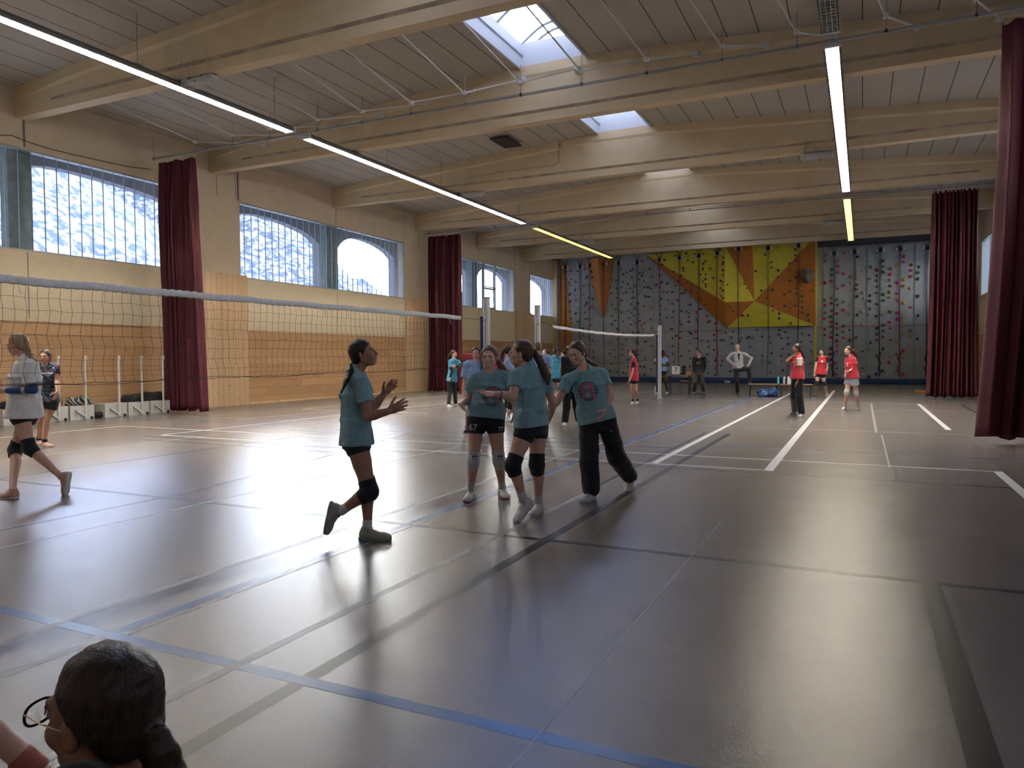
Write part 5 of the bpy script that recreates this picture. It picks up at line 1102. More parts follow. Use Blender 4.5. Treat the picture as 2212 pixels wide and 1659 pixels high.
# relief: folded yellow and orange facets
def rp_(x, y, p): return at_y(x, y, YW-p)
A = rp_(1397, 551, .12); B = rp_(1566, 530, 1.0); Cc = rp_(1625, 524, .75); Dd = rp_(1760, 512, .55); Mm = rp_(1630, 650, .40); E_ = rp_(1566, 653, .95); F_ = rp_(1571, 709, .12); G_ = rp_(1761, 703, .45); H_ = rp_(1632, 706, .20)
def facet(name, m, polys):
    mb = MB(); 
    for p in polys:
        b = [(q[0], YW+.02, q[2]) for q in p]; n = len(p); mb.add(list(p)+b, [tuple(range(n)), tuple(range(n, 2*n))]+[(i, (i+1) % n, n+(i+1) % n, n+i) for i in range(n)])
    return CP(mb, name, m)
facet('yellow_facet', M_cy, [(A, B, E_)]); facet('yellow_facet', M_cy, [(B, Mm, E_)]); facet('orange_facet', M_co, [(B, Cc, Mm)]); facet('yellow_facet', M_cy, [(Cc, Dd, Mm)])
facet('orange_facet', M_co, [(Dd, G_, Mm)]); facet('yellow_facet', M_cy, [(Mm, G_, H_)]); facet('yellow_facet', M_cy, [(Mm, H_, F_)]); facet('orange_facet', M_co, [(E_, Mm, F_)]); facet('orange_facet', M_co, [(A, E_, F_)])
W1 = rp_(1264.6, 562, .0); W2 = rp_(1291, 556, .9); W3 = rp_(1328, 556, .0); W4 = rp_(1300, 684, .25); W4b = rp_(1303, 684, .25)
W1 = (W1[0], YW, W1[2]); facet('orange_wedge_left', M_col, [(W1, W2, W4)]); facet('orange_wedge_right', mat('climbing_deep_orange', (.50, .17, .03), rough=.7), [(W2, W3, W4b, W4)])
V1, V2, V3, V4 = rp_(1213, 566, .06), rp_(1219, 566, .06), rp_(1246, 826, .06), rp_(1204, 826, .06)
facet('orange_strip', M_col, [(V1, V2, (V3[0], V3[1], .1), (V4[0], V4[1], .1))])
CP(MB().span((XL, YW-.45, 0), (XL+.28, YW+.5, 7.5)), 'timber_post', M_wv); CP(MB().span((XL+.28, YW-.3, 0), (XL+.36, YW+.1, 7.6)), 'side_return', mat('steel_return', (.25, .28, .30), rough=.5))
CP(MB().span((xe-.04, YW-.02, .1), (xe+.06, YW+.28, 7.95)), 'yellow_edge', M_cy)
CP(MB().tube([(at_y(1790, 531, YR)[0], YR-.25, 7.25), (XR-.2, YR-.25, 7.25)], .05, 8), 'top_bar', mat('galvanised_bar', (.28, .29, .28), metal=.4, rough=.5))
z0 = at_y(1500, 716, YW)[2]; z1 = at_y(1900, 705, YR)[2]
CP(MB().span((rp_(1310, 716, 0)[0], YW-.006, z0), (rp_(1570, 712, 0)[0], YW, z0+.035)).span((xe, YR-.008, z1), (XR-.2, YR, z1+.04)), 'orange_route_line', mat('orange_line', (.55, .13, .05)))
tag(MB().bbox((XL+.40, YW-.62, 0), (XR-.1, YW-.14, .27), .05).build('crash_mat', M_mat), 'long low blue safety mat along the foot of the climbing wall', 'mat')
# ropes and anchors
M_anc = mat('anchor_black', (.01, .01, .012)); M_ancw = mat('anchor_white', (.65, .65, .62))
ROPES = [(1222, 578, 'purple'), (1254, 576, 'grey'), (1275, 574, 'brown'), (1305, 570, 'blue'), (1337, 569, 'brown'), (1377, 567, 'purple'), (1425, 562, 'red'), (1468, 557, 'red'), (1510, 553, 'navy'), (1550, 547, 'red'), (1596, 538, 'navy'), (1660, 536, 'green'), (1725, 531, 'brown'),
         (1802, 548, 'navy'), (1846, 545, 'red'), (1902, 541, 'navy'), (1945, 538, 'red'), (2003, 536, 'navy')]
RC = {'purple': (.05, .03, .10), 'grey': (.08, .085, .10), 'brown': (.09, .045, .03), 'blue': (.02, .06, .16), 'red': (.20, .02, .02), 'navy': (.015, .02, .10), 'green': (.04, .08, .03)}
def surf_y(px, py):
    # how far the facets stand out at this place
    if px > 1762: return YR
    pts = [((1397, 551), .12), ((1566, 532), 1.0), ((1625, 527), .75), ((1760, 516), .55), ((1630, 650), .40), ((1566, 653), .95), ((1571, 709), .12), ((1761, 703), .45), ((1632, 706), .20), ((1264.6, 562), .02), ((1291, 557), .9), ((1328, 556), .02), ((1300, 684), .25)]
    tris = [(0, 1, 5), (1, 4, 5), (1, 2, 4), (2, 3, 4), (3, 7, 4), (4, 7, 8), (4, 8, 6), (5, 4, 6), (0, 5, 6), (9, 10, 12), (10, 11, 12)]
    for a, b, c in tris:
        (x1, y1), (x2, y2), (x3, y3) = pts[a][0], pts[b][0], pts[c][0]; d = (y2-y3)*(x1-x3)+(x3-x2)*(y1-y3)
        u = ((y2-y3)*(px-x3)+(x3-x2)*(py-y3))/d; v = ((y3-y1)*(px-x3)+(x1-x3)*(py-y3))/d
        if u >= -.01 and v >= -.01 and 1-u-v >= -.01: return YW - (pts[a][1]*u+pts[b][1]*v+pts[c][1]*(1-u-v))
    return YW
for i, (px, py, cn) in enumerate(ROPES):
    Ys = surf_y(px, py); x, y, z = at_y(px, py, Ys); y -= .06
    a = MB().span((x-.09, y-.05, z-.09), (x+.09, y+.05, z+.09)); o = CP(a, 'rope_anchor', M_anc)
    b = MB().span((x-.21, y-.04, z-.08), (x-.1, y+.05, z+.08)).span((x+.1, y-.04, z-.08), (x+.21, y+.05, z+.08)); b.build('anchor_plate', M_ancw, o)
    c = MB().tube([(x, y, z+.08), (x-.17, y, z+.45)], .016, 5).tube([(x, y, z+.08), (x+.17, y, z+.45)], .016, 5); c.build('anchor_strap', M_anc, o)
    yb = min(y-.04, YW-.12) if px < 1762 else YR-.1
    zb = .32; mb = MB(); rs = random.Random(i)
    for dx in (-.035, .035): mb.tube([(x+dx, y-.02, z-.1)] + [(x+dx*(1-q)+.03*math.sin(q*5+i), y+(yb-y)*min(1, q*1.1), z-.1+(zb-z+.1)*q) for q in (.2, .4, .6, .8, 1)], .014, 5)
    if i in (1, 13, 14, 15, 16, 17, 9): mb.tube([(x+.05*math.sin(q*16), yb-.03, 1.7-1.3*q) for q in [k/22 for k in range(23)]], .028, 5)
    if i in (13, 16): mb.tube([(x+.02, yb, .5), (x+.1, yb-.05, .32), (x+.4, yb-.1, .29)], .014, 5)
    r = mb.build('climbing_rope', mat('rope_'+cn, RC[cn], rough=.8)); 
    place_ = ['on the orange strip by the left corner', 'left of the orange wedge', 'down the left face of the orange wedge', 'down the right face of the orange wedge', 'just right of the orange wedge', 'in the middle of the left grey field', 'behind the far net post', 'left part of the yellow facet', 'above the man in the black sweatshirt', 'in the middle of the yellow facet', 'through the narrow orange facet, above the bald man', 'through the yellow triangle right of centre', 'beside the big grey boulder hold',
              'first on the right grey panel', 'second on the right grey panel', 'middle of the right grey panel', 'fourth on the right grey panel', 'beside the far right curtain'][i]
    tag(r, cn+' climbing rope hanging '+place_, 'rope', 'climbing ropes')
# the boulder hold
bz = Vol(.08); c0 = np.array(at_y(1745, 595, YW-.75)); A3 = np.eye(3)
bz.ell(c0, A3, (.33, .28, .34)).ell(c0+V(-.15, .02, .14), A3, (.22, .2, .2)).ell(c0+V(.02, .05, -.25), A3, (.18, .2, .18)); bz.noise = (.02, 9, 3)
o = np_mesh('boulder_hold', *vol_mesh(bz, .035), mat('boulder_grey_brown', (.22, .17, .14), rough=.9, var=.2, vscale=3, bump=.5, bscale=10), None, (0, 0, 0)); tag(o, 'big grey brown boulder-shaped hold on the orange facet at the right', 'climbing hold')
# ---- holds
HC = {'pink': (.62, .03, .16), 'red': (.25, .02, .02), 'green': (.03, .16, .06), 'blue': (.02, .07, .14), 'yellow': (.50, .36, .05), 'white': (.42, .43, .42), 'grey': (.14, .15, .16), 'black': (.025, .03, .035), 'ochre': (.35, .20, .06), 'teal': (.02, .14, .12)}
def hold_mesh(k):
    rg = random.Random(100+k); v = Vol(.05); A3 = np.eye(3)
    v.ell(V(0, -.03, 0), A3, (.10, .06, .075)); v.ell(V(rg.uniform(-.05, .05), -.05, rg.uniform(0, .05)), A3, (.06, .06, .045)); v.ell(V(rg.uniform(-.06, .06), -.03, -.04), A3, (.05, .045, .05)); v.cut(V(0, .0, 0), V(0, 1, 0))
    if k % 3 == 0: v.sub('e', V(0, -.10, .04), A3, V(.05, .05, .03), None, .02)
    P, Fq = vol_mesh(v, .02); me_o = np_mesh('hold_shape', P, Fq, mat('hold_base', (.2, .2, .2)), None, (0, 0, 0)); me = me_o.data; bpy.data.objects.remove(me_o); return me
HM = {}
HSH = [hold_mesh(k) for k in range(5)]
def hold_me(shape, col):
    if (shape, col) not in HM:
        m = HSH[shape].copy(); m.materials.clear(); m.materials.append(mat('hold_'+col, HC[col], rough=.6)); HM[(shape, col)] = m
    return HM[(shape, col)]
NH = [0]; STUFF = []
def zone(px, py):
    if px > 1762: return 'right grey panel'
    Ys = surf_y(px, py)
    if Ys >= YW-.001: return 'left grey field'
    if px < 1340: return 'orange wedge'
    pts = {'yellow': 0}
    return 'folded yellow and orange facets'
def hold(px, py, col, size=1.0):
    Ys = surf_y(px, py)+.0; x, y, z = at_y(px, py, Ys); rg = random.Random(int(px*7+py*13)); sh = rg.randrange(5); rot = rg.uniform(0, 6.28); s = size*rg.uniform(.85, 1.2)
    if NH[0] < 298:
        NH[0] += 1; o = bpy.data.objects.new('climbing_hold', hold_me(sh, col)); COL.objects.link(o); o.location = (x, y, z); o.rotation_euler = (0, rot, 0); o.scale = (s, s, s)
        zn = zone(px, py); lv = 'upper' if z > 5 else ('middle' if z > 2.8 else 'lower')
        tag(o, '%s %s hold bolted to the %s part of the %s' % ('large' if s > 1.15 else 'small', col, lv, zn), 'climbing hold', 'climbing holds, %s, %s part of the %s' % (('large ' if s > 1.15 else 'small ')+col, lv, zn))
    else: STUFF.append((x, y, z, sh, rot, s, col))
R_ = lambda x, y: (1740+x*.2411, 480+y*.2411)
right = {'pink': [(345, 277), (290, 345), (290, 392), (288, 449), (343, 464), (232, 527), (343, 566), (287, 594), (230, 680), (286, 743), (175, 745), (343, 786), (282, 817), (172, 863), (230, 896), (285, 948), (227, 986), (227, 1032), (339, 1034), (284, 1107), (283, 1156), (280, 1360), (223, 1235), (883, 310), (883, 358), (944, 434), (760, 468), (944, 487), (819, 541), (821, 640), (820, 703), (943, 763), (818, 812), (820, 865), (757, 897), (757, 948), (938, 970), (763, 1055), (872, 1152), (815, 1185), (749, 1257), (871, 1360), (824, 236)],
         'red': [(174, 546), (229, 729), (234, 794), (283, 907), (172, 960), (172, 1012), (227, 1133), (223, 1182), (282, 1060), (637, 427), (640, 480), (636, 630), (637, 733), (637, 950), (638, 1054), (760, 573), (577, 658), (762, 417), (949, 383)],
         'green': [(235, 422), (234, 475), (174, 700), (229, 845), (228, 937), (284, 1010), (638, 272), (697, 346), (696, 398), (697, 448), (635, 526), (641, 579), (697, 651), (697, 702), (757, 802), (631, 842), (697, 922), (697, 976), (695, 1029), (581, 1080), (694, 1135), (636, 1198), (688, 1332), (577, 507), (579, 404), (1005, 454), (1007, 509)],
         'white': [(525, 327), (524, 381), (517, 432), (463, 461), (463, 509), (404, 540), (516, 633), (521, 685), (402, 740), (400, 808), (515, 801), (515, 905), (579, 555), (571, 829), (579, 978), (576, 1132), (513, 1213), (513, 1362), (279, 1258), (745, 1158)],
         'blue': [(463, 310), (463, 668), (462, 831), (577, 709), (1014, 404), (1006, 665), (1006, 838), (342, 931), (396, 1056), (513, 1158), (1000, 1048), (631, 1360), (569, 1385)],
         'yellow': [(822, 389), (882, 512), (881, 571), (941, 590), (758, 624), (755, 677), (880, 720), (878, 846), (878, 893), (880, 942), (880, 998), (937, 1023), (817, 1076), (935, 1131), (754, 1202), (872, 1210), (810, 1334), (760, 521), (694, 825)],
         'grey': [(176, 300), (176, 348), (404, 490), (341, 714), (460, 562), (458, 604), (338, 983), (396, 963), (456, 1030), (281, 695), (172, 811), (222, 1282), (636, 999), (577, 777), (513, 1306), (280, 1308)]}
for c_, l_ in right.items():
    for p in l_: hold(*R_(*p), c_, .78)
Q_ = lambda x, y: (1380+x*.1808, 500+y*.1808)
mid = {'blue': [(443, 294), (590, 345), (534, 437), (534, 468), (505, 528), (466, 592), (581, 602), (626, 629), (556, 700), (631, 713), (604, 875), (569, 958), (602, 1019), (509, 1111), (546, 735), (1428, 160), (1512, 278), (1587, 369), (1587, 432), (1663, 463), (1396, 476), (1466, 707), (1600, 695), (1739, 752), (1742, 887), (1527, 797), (1678, 982), (1676, 1041), (1815, 1098), (1678, 1177), (1676, 1234), (628, 1221), (449, 1250), (384, 1164), (38, 530)],
       'green': [(203, 350), (675, 274), (768, 384), (767, 450), (799, 509), (767, 599), (801, 658), (1870, 217), (1872, 284), (1873, 350), (1803, 387), (1803, 456), (1879, 551), (1806, 590), (1879, 679), (1880, 743), (1809, 717), (1956, 774), (1956, 842), (1880, 882), (1956, 906), (1956, 966), (2028, 1061), (2028, 997), (1953, 1223), (1263, 626), (1135, 958), (806, 879), (741, 803), (1661, 540)],
       'red': [(307, 342), (764, 270), (796, 354), (855, 446), (739, 514), (797, 571), (797, 629), (1006, 310), (1006, 367), (1006, 464), (1008, 523), (978, 590), (1061, 636), (1008, 705), (1008, 798), (272, 610), (299, 717), (91, 778), (242, 519), (915, 1099), (1309, 1002), (1515, 203), (1634, 140), (975, 213)],
       'pink': [(38, 357), (691, 957), (689, 1045), (816, 1013), (690, 1193), (946, 1185), (754, 1302), (28, 1125), (850, 1070), (1604, 887), (1602, 945)],
       'ochre': [(1160, 271), (1297, 395), (1267, 582), (1294, 678), (1010, 902), (1013, 980), (1022, 1056), (1099, 898), (1303, 890), (2022, 404), (1949, 640), (1950, 713), (2082, 704), (1812, 852), (1813, 911), (2026, 933), (1943, 247), (450, 651), (1233, 890)],
       'grey': [(917, 312), (1005, 392), (886, 559), (978, 678), (985, 769), (1007, 608), (1039, 1208), (1190, 1212), (1227, 1270), (1292, 1270), (1413, 1178), (1748, 1196), (1012, 1297), (120, 665), (660, 1275), (1130, 1195), (1360, 1270)], 'black': [(568, 258), (647, 370), (281, 400), (419, 482), (1665, 463), (463, 820), (733, 926), (211, 637), (109, 665), (1240, 1005)]}
for c_, l_ in mid.items():
    for p in l_: hold(*Q_(*p), c_, .64)
rg = random.Random(11); cols = ['black', 'black', 'grey', 'red', 'pink', 'blue', 'teal', 'grey', 'white', 'green', 'yellow', 'red']
for cx in (1232, 1245, 1262, 1270, 1280, 1320, 1331, 1345, 1355, 1363, 1370, 1381, 1392, 1405, 1427, 1440, 1455, 1470, 1490, 1505, 1530, 1545, 1560, 1580, 1600, 1620, 1645, 1665, 1690, 1705, 1730, 1750, 1216, 1222, 1231):
    y = 580 + rg.uniform(0, 12)
    while y < 812:
        if not (cx > 1395 and y < 551+ (cx-1397)*.9+14) or y > 716:
            hold(cx+rg.uniform(-3, 3), y, rg.choice(cols), .60)
        y += rg.uniform(11, 26)
if STUFF:
    mb = MB(); mats_ = []; 
    for x, y, z, sh, rot, s, col in STUFF:
        m = mat('hold_'+col, HC[col], rough=.6)
        if m not in mats_: mats_.append(m)
        me = HSH[sh]; c, q = math.cos(rot), math.sin(rot)
        mb.add([(x+s*(v.co.x*c+v.co.z*q), y+s*v.co.y, z+s*(-v.co.x*q+v.co.z*c)) for v in me.vertices], [tuple(p.vertices) for p in me.polygons], mats_.index(m))
    o = mb.build('small_climbing_holds', mats_, smooth=True); tag(o, 'many more small dark and coloured holds scattered over the left grey climbing field', 'climbing holds', kind='stuff')
print('holds', NH[0], len(STUFF))
# ================================================================== NETS, POSTS AND THINGS
XN = -6.44
M_tape = mat('white_net_tape', (.76, .77, .80), rough=.7, bump=.8, bscale=25, var=.08, vscale=30, stretch=(1, 1, .5)); M_cord = mat('dark_net_cord', (.06, .035, .03), rough=.9); M_tie = mat('white_tie_string', (.6, .58, .55))
def tape_z(y, y0, y1, z0, z1, sag): u = (y-y0)/(y1-y0); return z0+(z1-z0)*u - sag*4*u*(1-u)
def net(y0, y1, z0, z1, sag, label, seed, wrinkle, post_y, nv, ties=True, h=.86, near=True):
    r = empty('volleyball_net', (XN, (y0+y1)/2, z0), label, 'net', None); off = Vector((XN, (y0+y1)/2, z0)); rg = random.Random(seed)
    def P(mb, nm, m, sm=False): o = mb.build(nm, m, r, sm); o.location = -off; return o
    # tape
    mb = MB(); K = int((y1-y0)/.02) if near else 60; vs = []; 
    for i in range(K+1):
        y = y0+(y1-y0)*i/K; zc = tape_z(y, y0, y1, z0, z1, sag)+.004*math.sin(y*7+seed)
        for j in range(8):
            a = 2*math.pi*j/8; ph = y*95+a*2.2; rr = 1+wrinkle*math.sin(ph)+wrinkle*.6*math.sin(y*41+a*3)
            vs.append((XN+.016*rr*math.cos(a), y, zc+.036*(1+wrinkle*.5*math.sin(ph*.7))*math.sin(a)))
    mb.add(vs, [(i*8+j, i*8+(j+1) % 8, (i+1)*8+(j+1) % 8, (i+1)*8+j) for i in range(K) for j in range(8)]+[tuple(range(8)), tuple(range(K*8, K*8+8))]); P(mb, 'top_tape', M_tape, True)
    # mesh of cords, 10 cm squares, a little slack
    mb = MB(); n = int((y1-y0)/.1); rows = 8; rad = .0017 if near else .0022
    def pt(i, k):
        y = y0+(y1-y0)*i/n; zt = tape_z(y, y0, y1, z0, z1, sag)-.03; v = k/rows
        return (XN+.02*math.sin(i*.35+k*.6+seed)*v, y+.022*math.sin(k*2.1+i*.09+seed)*v**.4+.035*v*math.sin(i*.21), zt-h*v+.006*math.sin(i*1.7+k))
    for i in range(0, n+1): mb.tube([pt(i, k) for k in range(rows+1)], rad, 3, cap=False)
    for k in range(1, rows+1): mb.tube([pt(i, k) for i in range(n+1)], rad*(2.0 if k == rows else 1), 3, cap=False)
    P(mb, 'cord_mesh', M_cord)
    mb = MB().tube([(XN, y0-.7 if near else y0-.9, z0-h+.0)]+[(XN, y0+(y1-y0)*q/30, tape_z(y0+(y1-y0)*q/30, y0, y1, z0, z1, sag)-h-.03-.02*math.sin(q*.9)) for q in range(31)], .004, 4)
    P(mb, 'bottom_cord', M_cord)
    mb = MB().tube([(XN, y1, z1), (XN, post_y-.04, z1-.0)], .004, 5); 
    if not near: mb.tube([(XN, y0, z0), (XN, 14.87, z0+.1)], .004, 5)
    mb.tube([(XN, y1, z1-h), (XN, post_y-.04, z1-h-.03)], .003, 4); P(mb, 'tension_cable', M_cord)
    if ties:
        for q in range(13):
            y = y0+1.2+(y1-y0-1.3)*(q+rg.uniform(0, .6))/13; z = tape_z(y, y0, y1, z0, z1, sag)-.03; L_ = rg.uniform(.04, .12); w = rg.uniform(-.03, .03)
            P(MB().tube([(XN+.01, y, z), (XN+.03, y+w*.4, z-L_*.5), (XN+.035, y+w, z-L_), (XN+.03, y+w+.015, z-L_*1.05), (XN+.03, y+w+.02, z-L_*.9)], .0035, 4), 'tie_string', M_tie)
net(1.9, 11.41, 2.09, 2.145, .0, 'near volleyball net with wrinkled white top tape running toward the padded post', 1, .22, 12.41, 90)
net(15.75, 24.85, 2.145, 2.185, .07, 'far volleyball net with a sagging white tape in front of the climbing wall', 5, .05, 25.6, 80, False, h=.8, near=False)
M_alu = mat('white_aluminium_post', (.62, .63, .66), rough=.35, metal=.2); M_pad = mat('navy_post_pad', (.012, .02, .09), rough=.6)
def post(y, label, pad=None, top=2.575):
    r = empty('net_post', (XN, y, 0), label, 'net post'); 
    mb = MB(); mb.prism([(-.055, -.04), (-.055, .04), (-.02, .04), (-.02, .025), (.02, .025), (.02, .04), (.055, .04), (.055, -.04), (.02, -.04), (.02, -.025), (-.02, -.025), (-.02, -.04)], 2, 0, top); mb.build('mast', M_alu, r)
    MB().bbox((-.06, -.045, top-.02), (.06, .045, top+.01), .008).build('top_cap', mat('post_cap_grey', (.3, .3, .3)), r)
    MB().lathe((0, 0, 0), [(.09, 0), (.09, .012), (.07, .016)], 20).build('floor_plate', M_alu, r)
    mb = MB().lathe((0, 0, 0), [(.03, -.02), (.03, .02)], 12); m2 = MB(); m2.v = [(p[0]-.0, p[2]-.065, p[1]+2.2) for p in mb.v]; m2.f = mb.f; m2.m = mb.m; m2.build('pulley', M_alu, r); 
    if pad: MB().bbox((-.12, -.04, .2), (-.056, .04, 2.22), .012).build('strap_pad', M_pad, r)
    return r
post(12.41, 'white net post with a dark blue pad strip at the end of the near net', True)
post(14.83, 'plain white net post standing behind the padded one', None)
post(25.6, 'white net post at the end of the far net, standing alone before the scorer table', True, 2.56)
# ---- white weighted boxes with upright poles along the pine wall
M_bx = mat('white_box_boards', (.52, .52, .50), rough=.6, var=.05, vscale=10); M_pl = mat('white_pole', (.62, .61, .56), rough=.5)
def stand(x, y, label):
    r = empty('weighted_pole_stand', (x, y, 0), label, 'pole stand', 'white pole stands along the pine wall')
    mb = MB().bbox((-.24, -.30, .0), (.20, .30, .345), .006); mb.build('weight_box', M_bx, r)
    MB().tube([(.245, .06, .02), (.24, .06, 1.52)], .026, 10).build('pole', M_pl, r)
    MB().bbox((.22, .035, 1.43), (.27, .10, 1.535), .01).build('pole_head', M_pl, r)
    MB().tube([(.215, -.17, .24), (.24, .05, .07)], .022, 4).build('brace', M_pl, r); MB().tube([(.21, -.17, .07), (.21, -.17, .25)], .01, 5).build('hinge', M_frame, r)
    mb = MB().tube([(.225, .20, .04), (.225, .24, .04)], .035, 10); mb.build('wheel', M_shb, r)
wh = ['behind the girl in white at the left edge', 'just right of the girl in the dark jersey', 'holding the striped garment', 'with nothing on it, third from the curtain', 'holding the black sports bag', 'next to the first maroon curtain']
for i, y in enumerate((9.95, 10.85, 11.60, 12.52, 13.24, 14.02)):
    if i: y = [0, 10.80, 11.45, 12.33, 12.98, 13.62][i]
    stand(-17.06, y, 'white weighted box with a tall pole, '+wh[i])
def bundle(x, y, z, r, m, label, name, seed, m2=None, cat='clothes', shp=(1, 1, .45)):
    rg = random.Random(seed); v = Vol(.06); A3 = np.eye(3)
    for k in range(9): v.ell(V(x+rg.uniform(-.55, .55)*r*shp[0], y+rg.uniform(-.8, .8)*r*shp[1], z+rg.uniform(.1, .8)*r*shp[2]), A3, V(rg.uniform(.3, .55)*r, rg.uniform(.35, .6)*r, rg.uniform(.25, .5)*r*shp[2]+.02))
    v.cut(V(x, y, z+.002), V(0, 0, -1)); v.noise = (.012, 30, seed)
    o = np_mesh(name, *vol_mesh(v, .015), m, None, (0, 0, 0)); o.data.transform(Matrix.Translation((-x, -y, -z))); o.location = (x, y, z); tag(o, label, cat)
    return o
M_str = mat('striped_cloth', (.02, .02, .02), rough=.8); t, b = nodes_of(M_str); tcn = nd(t, 'ShaderNodeTexCoord'); wv = nd(t, 'ShaderNodeTexWave', bands_direction='DIAGONAL'); wv.inputs['Scale'].default_value = 5; wv.inputs['Distortion'].default_value = 7; t.links.new(tcn.outputs['Object'], wv.inputs['Vector'])
t.links.new(mixc(t, math_node(t, 'GREATER_THAN', wv.outputs['Fac'], .6), (.012, .012, .014), (.30, .30, .28)), b.inputs['Base Color'])
bundle(-17.05, 11.5, .35, .30, M_str, 'black and white striped garment heaped on a white box', 'folded_jersey', 1, shp=(.55, .9, .6))
bundle(-17.08, 12.93, .35, .26, BLACK, 'black sports bag lying on a white box, second box from the curtain', 'sports_bag', 2, cat='bag', shp=(.55, 1, .6))
bundle(-17.12, 13.60, .35, .26, BLACK, 'black clothes heaped on the white box next to the curtain', 'folded_jacket', 3, shp=(.55, 1, .7))
bundle(-17.08, 9.95, .35, .22, BLACK, 'black cloth on the white box at the left edge', 'dark_cloth', 6, shp=(.55, 1.1, .6))
v = MB().lathe((0, 0, 0), [(.07, -.14), (.08, -.1), (.08, .1), (.07, .14)], 14); m2 = MB(); m2.v = [(p[0], p[2], p[1]+.08) for p in v.v]; m2.f = v.f; m2.m = v.m
o = m2.build('rolled_bag', BLACK, smooth=True); o.location = (-17.0, 11.90, 0); tag(o, 'small black roll on the floor between two white boxes', 'bag')
# ---- stack of thick red gym mats behind the girls
M_rm = mat('red_mat_vinyl', (.16, .012, .022), rough=.5); M_rmd = mat('painted_mat_gap_shade', (.05, .006, .012), rough=.6)  # second colour paints the shaded gaps between mats as thin dark slabs
zz = 0
for k, (hh, m, dx) in enumerate(((.30, M_rm, 0), (.30, M_rm, .04), (.10, M_rmd, -.05), (.30, M_rm, .02), (.30, M_rm, -.02), (.10, M_rmd, 0), (.22, M_rm, .03))):
    a = 26.35; o = MB().bbox((-1.1, -.5, 0), (1.1, .5, hh-.012), .035).build('gym_mat_or_gap', m); o.location = (-13.55+dx, a, zz); zz += hh
    nm = ['lowest in the stack', 'second from the bottom of the stack', 'dark slab painted as shaded gap mid stack', 'fourth from the bottom of the stack', 'fifth from the bottom of the stack', 'dark slab painted as shaded gap near top', 'topmost of the stack'][k]
    tag(o, 'red gym mats beside the left curtain, '+nm, 'gym mat', 'stacked red gym mats')
# ---- scorer table, chair, bench, bottles
M_ply = mat('tan_laminate', (.30, .18, .09), rough=.5); M_leg = mat('dark_steel_leg', (.03, .035, .04), rough=.4, metal=.3)
def table(x, y, w, d, h, label, name, cat, legm, rot=0):
    r = empty(name, (x, y, 0), label, cat); r.rotation_euler = (0, 0, rot)
    MB().bbox((-w/2, -d/2, h-.03), (w/2, d/2, h), .006).build('table_top' if cat == 'table' else 'seat', M_ply, r)
    for sx in (-1, 1):
        for sy in (-1, 1): MB().span((sx*(w/2-.05)-.016, sy*(d/2-.04)-.016, 0), (sx*(w/2-.05)+.016, sy*(d/2-.04)+.016, h-.03)).build('leg', legm, r)
        MB().span((sx*(w/2-.05)-.012, -d/2+.04, h-.07), (sx*(w/2-.05)+.012, d/2-.04, h-.035)).build('cross_rail', legm, r)
    return r
tx, ty = floor_at(1448, 852); tx += .22; ty += .62; table(tx, ty, .85, .55, .74, 'small scorer table with dark legs beside the far net post', 'scorer_table', 'table', M_leg, .1)
# numbered flip board and case on it
r = empty('score_board', (tx-.16, ty-.05, .74), 'white flip board showing number 7 standing on the scorer table', 'score board')
MB().span((-.13, -.01, .02), (.17, .01, .34)).build('card', M_prw, r); tv, tf = txt('7', .26, (.0, 0)); MB().add([(p[0]+.02, -.014, p[1]+.19) for p in tv], tf).build('number', M_ink, r); MB().span((-.15, -.05, 0), (.19, .05, .025)).build('stand', M_leg, r)
tag(MB().bbox((tx+.10, ty-.10, .74), (tx+.22, ty+.10, 1.10), .01).build('black_case', M_leg), 'upright black case on the scorer table behind the number card', 'case')
cx_, cy_ = floor_at(1481, 847)
r = empty('school_chair', (cx_, cy_, 0), 'wooden school chair with dark red frame beside the scorer table', 'chair'); M_cr = mat('dark_red_steel', (.22, .03, .03), rough=.4); M_cw = mat('orange_plywood', (.48, .22, .07), rough=.45)
MB().bbox((-.20, -.19, .445), (.20, .19, .462), .006).build('seat', M_cw, r); MB().bbox((-.20, .19, .66), (.20, .205, .86), .006).build('backrest', M_cw, r)
for sx in (-1, 1):
    MB().tube([(sx*.20, -.17, 0), (sx*.19, -.17, .44)], .011, 8).build('leg', M_cr, r); MB().tube([(sx*.22, .24, 0), (sx*.19, .18, .44), (sx*.195, .212, .88)], .011, 8).build('leg', M_cr, r)
MB().tube([(-.195, .212, .88), (.195, .212, .88)], .010, 8).build('top_rail', M_cr, r); MB().tube([(-.2, -.17, .43), (-.2, .17, .43)], .008, 6).build('side_rail', M_cr, r); MB().tube([(.2, -.17, .43), (.2, .17, .43)], .008, 6).build('side_rail', M_cr, r)
bx0 = floor_at(1620, 856); bx1 = floor_at(1737, 857.5); bz = .455
bmx, bmy = (bx0[0]+bx1[0])/2, (bx0[1]+bx1[1])/2
def bench(x, y, w, label): return table(x, y, w, .34, bz, label, 'bench', 'bench', M_leg, .03)
bench(bx0[0]+.45, bmy, 1.02, 'low bench with dark legs the bald man rests his foot on'); bench(bx0[0]+1.55, bmy, 1.08, 'low bench with bottles on it behind the neck-holding girl')
def bottle(px, h, m, capm, label, zb=bz, y=None, shape=0, name='water_bottle'):
    x = at_y(px, 800, bmy if y is None else y)[0]; yy = (bmy if y is None else y)
    r = empty(name, (x, yy, zb), label, 'bottle'); MB().lathe((0, 0, 0), [(.036, 0), (.040, .01), (.040, h*.40), (.034, h*.48), (.040, h*.56), (.040, h*.74), (.02, h*.86), (.02, h*.9)], 14).build('bottle_body', m, r, True)
    MB().lathe((0, 0, 0), [(.024, h*.88), (.024, h*.98), (.018, h)], 12).build('cap', capm, r, True)
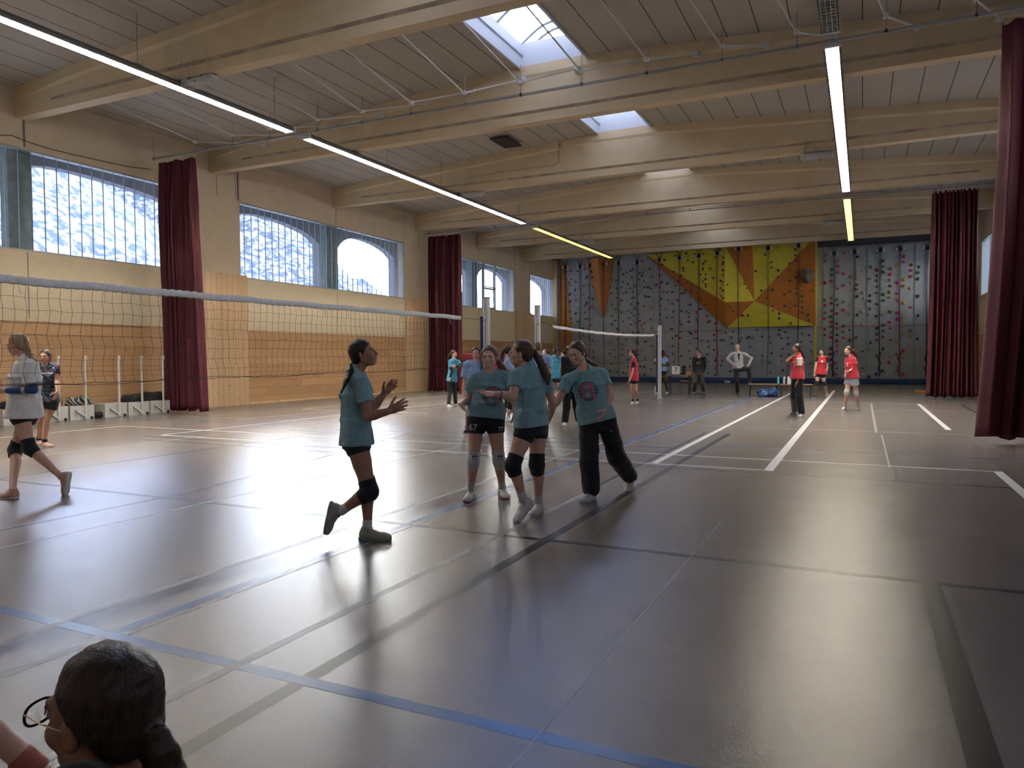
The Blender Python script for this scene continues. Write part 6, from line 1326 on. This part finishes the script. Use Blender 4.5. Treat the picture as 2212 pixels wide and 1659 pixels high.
bottle(1681.5, .29, mat('turquoise_bottle', (.12, .52, .58), rough=.25), mat('turquoise_cap', (.05, .3, .4)), 'turquoise drinking bottle on the bench, leftmost'); bottle(1694, .30, mat('clear_grey_bottle', (.42, .45, .52), rough=.2), mat('orange_cap', (.6, .2, .05)), 'clear bottle with a coloured band on the bench, second from left')
bottle(1703, .31, mat('white_bottle', (.6, .62, .6), rough=.3), M_leg, 'white bottle with dark stripes on the bench beside the girl'); bottle(1708, .26, M_prw, M_leg, 'small white bottle on the bench right behind the girl')
wx, wy = floor_at(1416, 851); r = empty('water_bottle', (wx, wy, 0), 'pale water bottle standing on the floor left of the far net post', 'bottle'); MB().lathe((0, 0, 0), [(.045, 0), (.05, .01), (.05, .22), (.02, .29), (.02, .31)], 14).build('bottle_body', mat('pale_plastic', (.5, .53, .56), rough=.25), r, True); MB().lathe((0, 0, 0), [(.024, .30), (.024, .34)], 12).build('cap', mat('bottle_cap_grey', (.25, .27, .3)), r, True)
gx, gy = floor_at(1660, 857); bundle(gx, gy-.05, 0, .42, mat('blue_plastic_bag', (.012, .05, .17), rough=.3, bump=.6, bscale=12), 'crumpled dark blue bag on the floor under the bench', 'blue_bag', 9, cat='bag', shp=(1, .5, .75))
sx_, sy_ = floor_at(1570, 826.5)
tag(MB().bbox((sx_-.15, YW-.75, 0), (sx_+.15, YW-.6, .10), .02).build('white_box', M_prw), 'small white carton on the floor before the blue mat, left of the bald man', 'box')
px_, py_ = floor_at(1997, 849); tag(MB().bbox((px_-.3, py_, 0), (px_+.2, py_+.4, .08), .02).build('floor_block', M_cw), 'low wooden block on the floor beside the far right curtain', 'block')
# ---- leg of a second seated spectator reaching in from the left edge
g = Person(2.35, 'bare leg and pink shoe of a seated spectator at the bottom left corner', 1.66, 60, 'fair', 'brown', .008)
g.skeleton((-520, 1250, .0), (-560, 1660, .05), (-515, 1180, 0), 60, 0, arms={'l': ((-470, 1440, .2), (-400, 1560, .1)), 'r': ((-560, 1460, -.1), (-450, 1600, -.1))}, legs={'r': ((-190, 1430, -.1), (82, 1668, -.02)), 'l': ((-250, 1400, .2), (-60, 1720, .25))})
g.torso(); g.hand('l'); g.hand('r'); g.head_vol(); g.finish_body(); g.face(); g.hairdo(); g.shirt(WHITE); g.bottoms(BLACK, .3)
g.band('sock', mat('ribbed_pink_sock', (.45, .14, .11), rough=.85, bump=.6, bscale=40, stretch=(1, 1, 3)), 'knr', 'anr', .84, 1.0, .040, .042)
g.shoe('r', (150, 1650, '+.12'), M_shp, M_solew, M_lace, up=(.2, .95, 0)); g.shoe('l', (20, 1750, '+.1'), M_shp, M_solew)
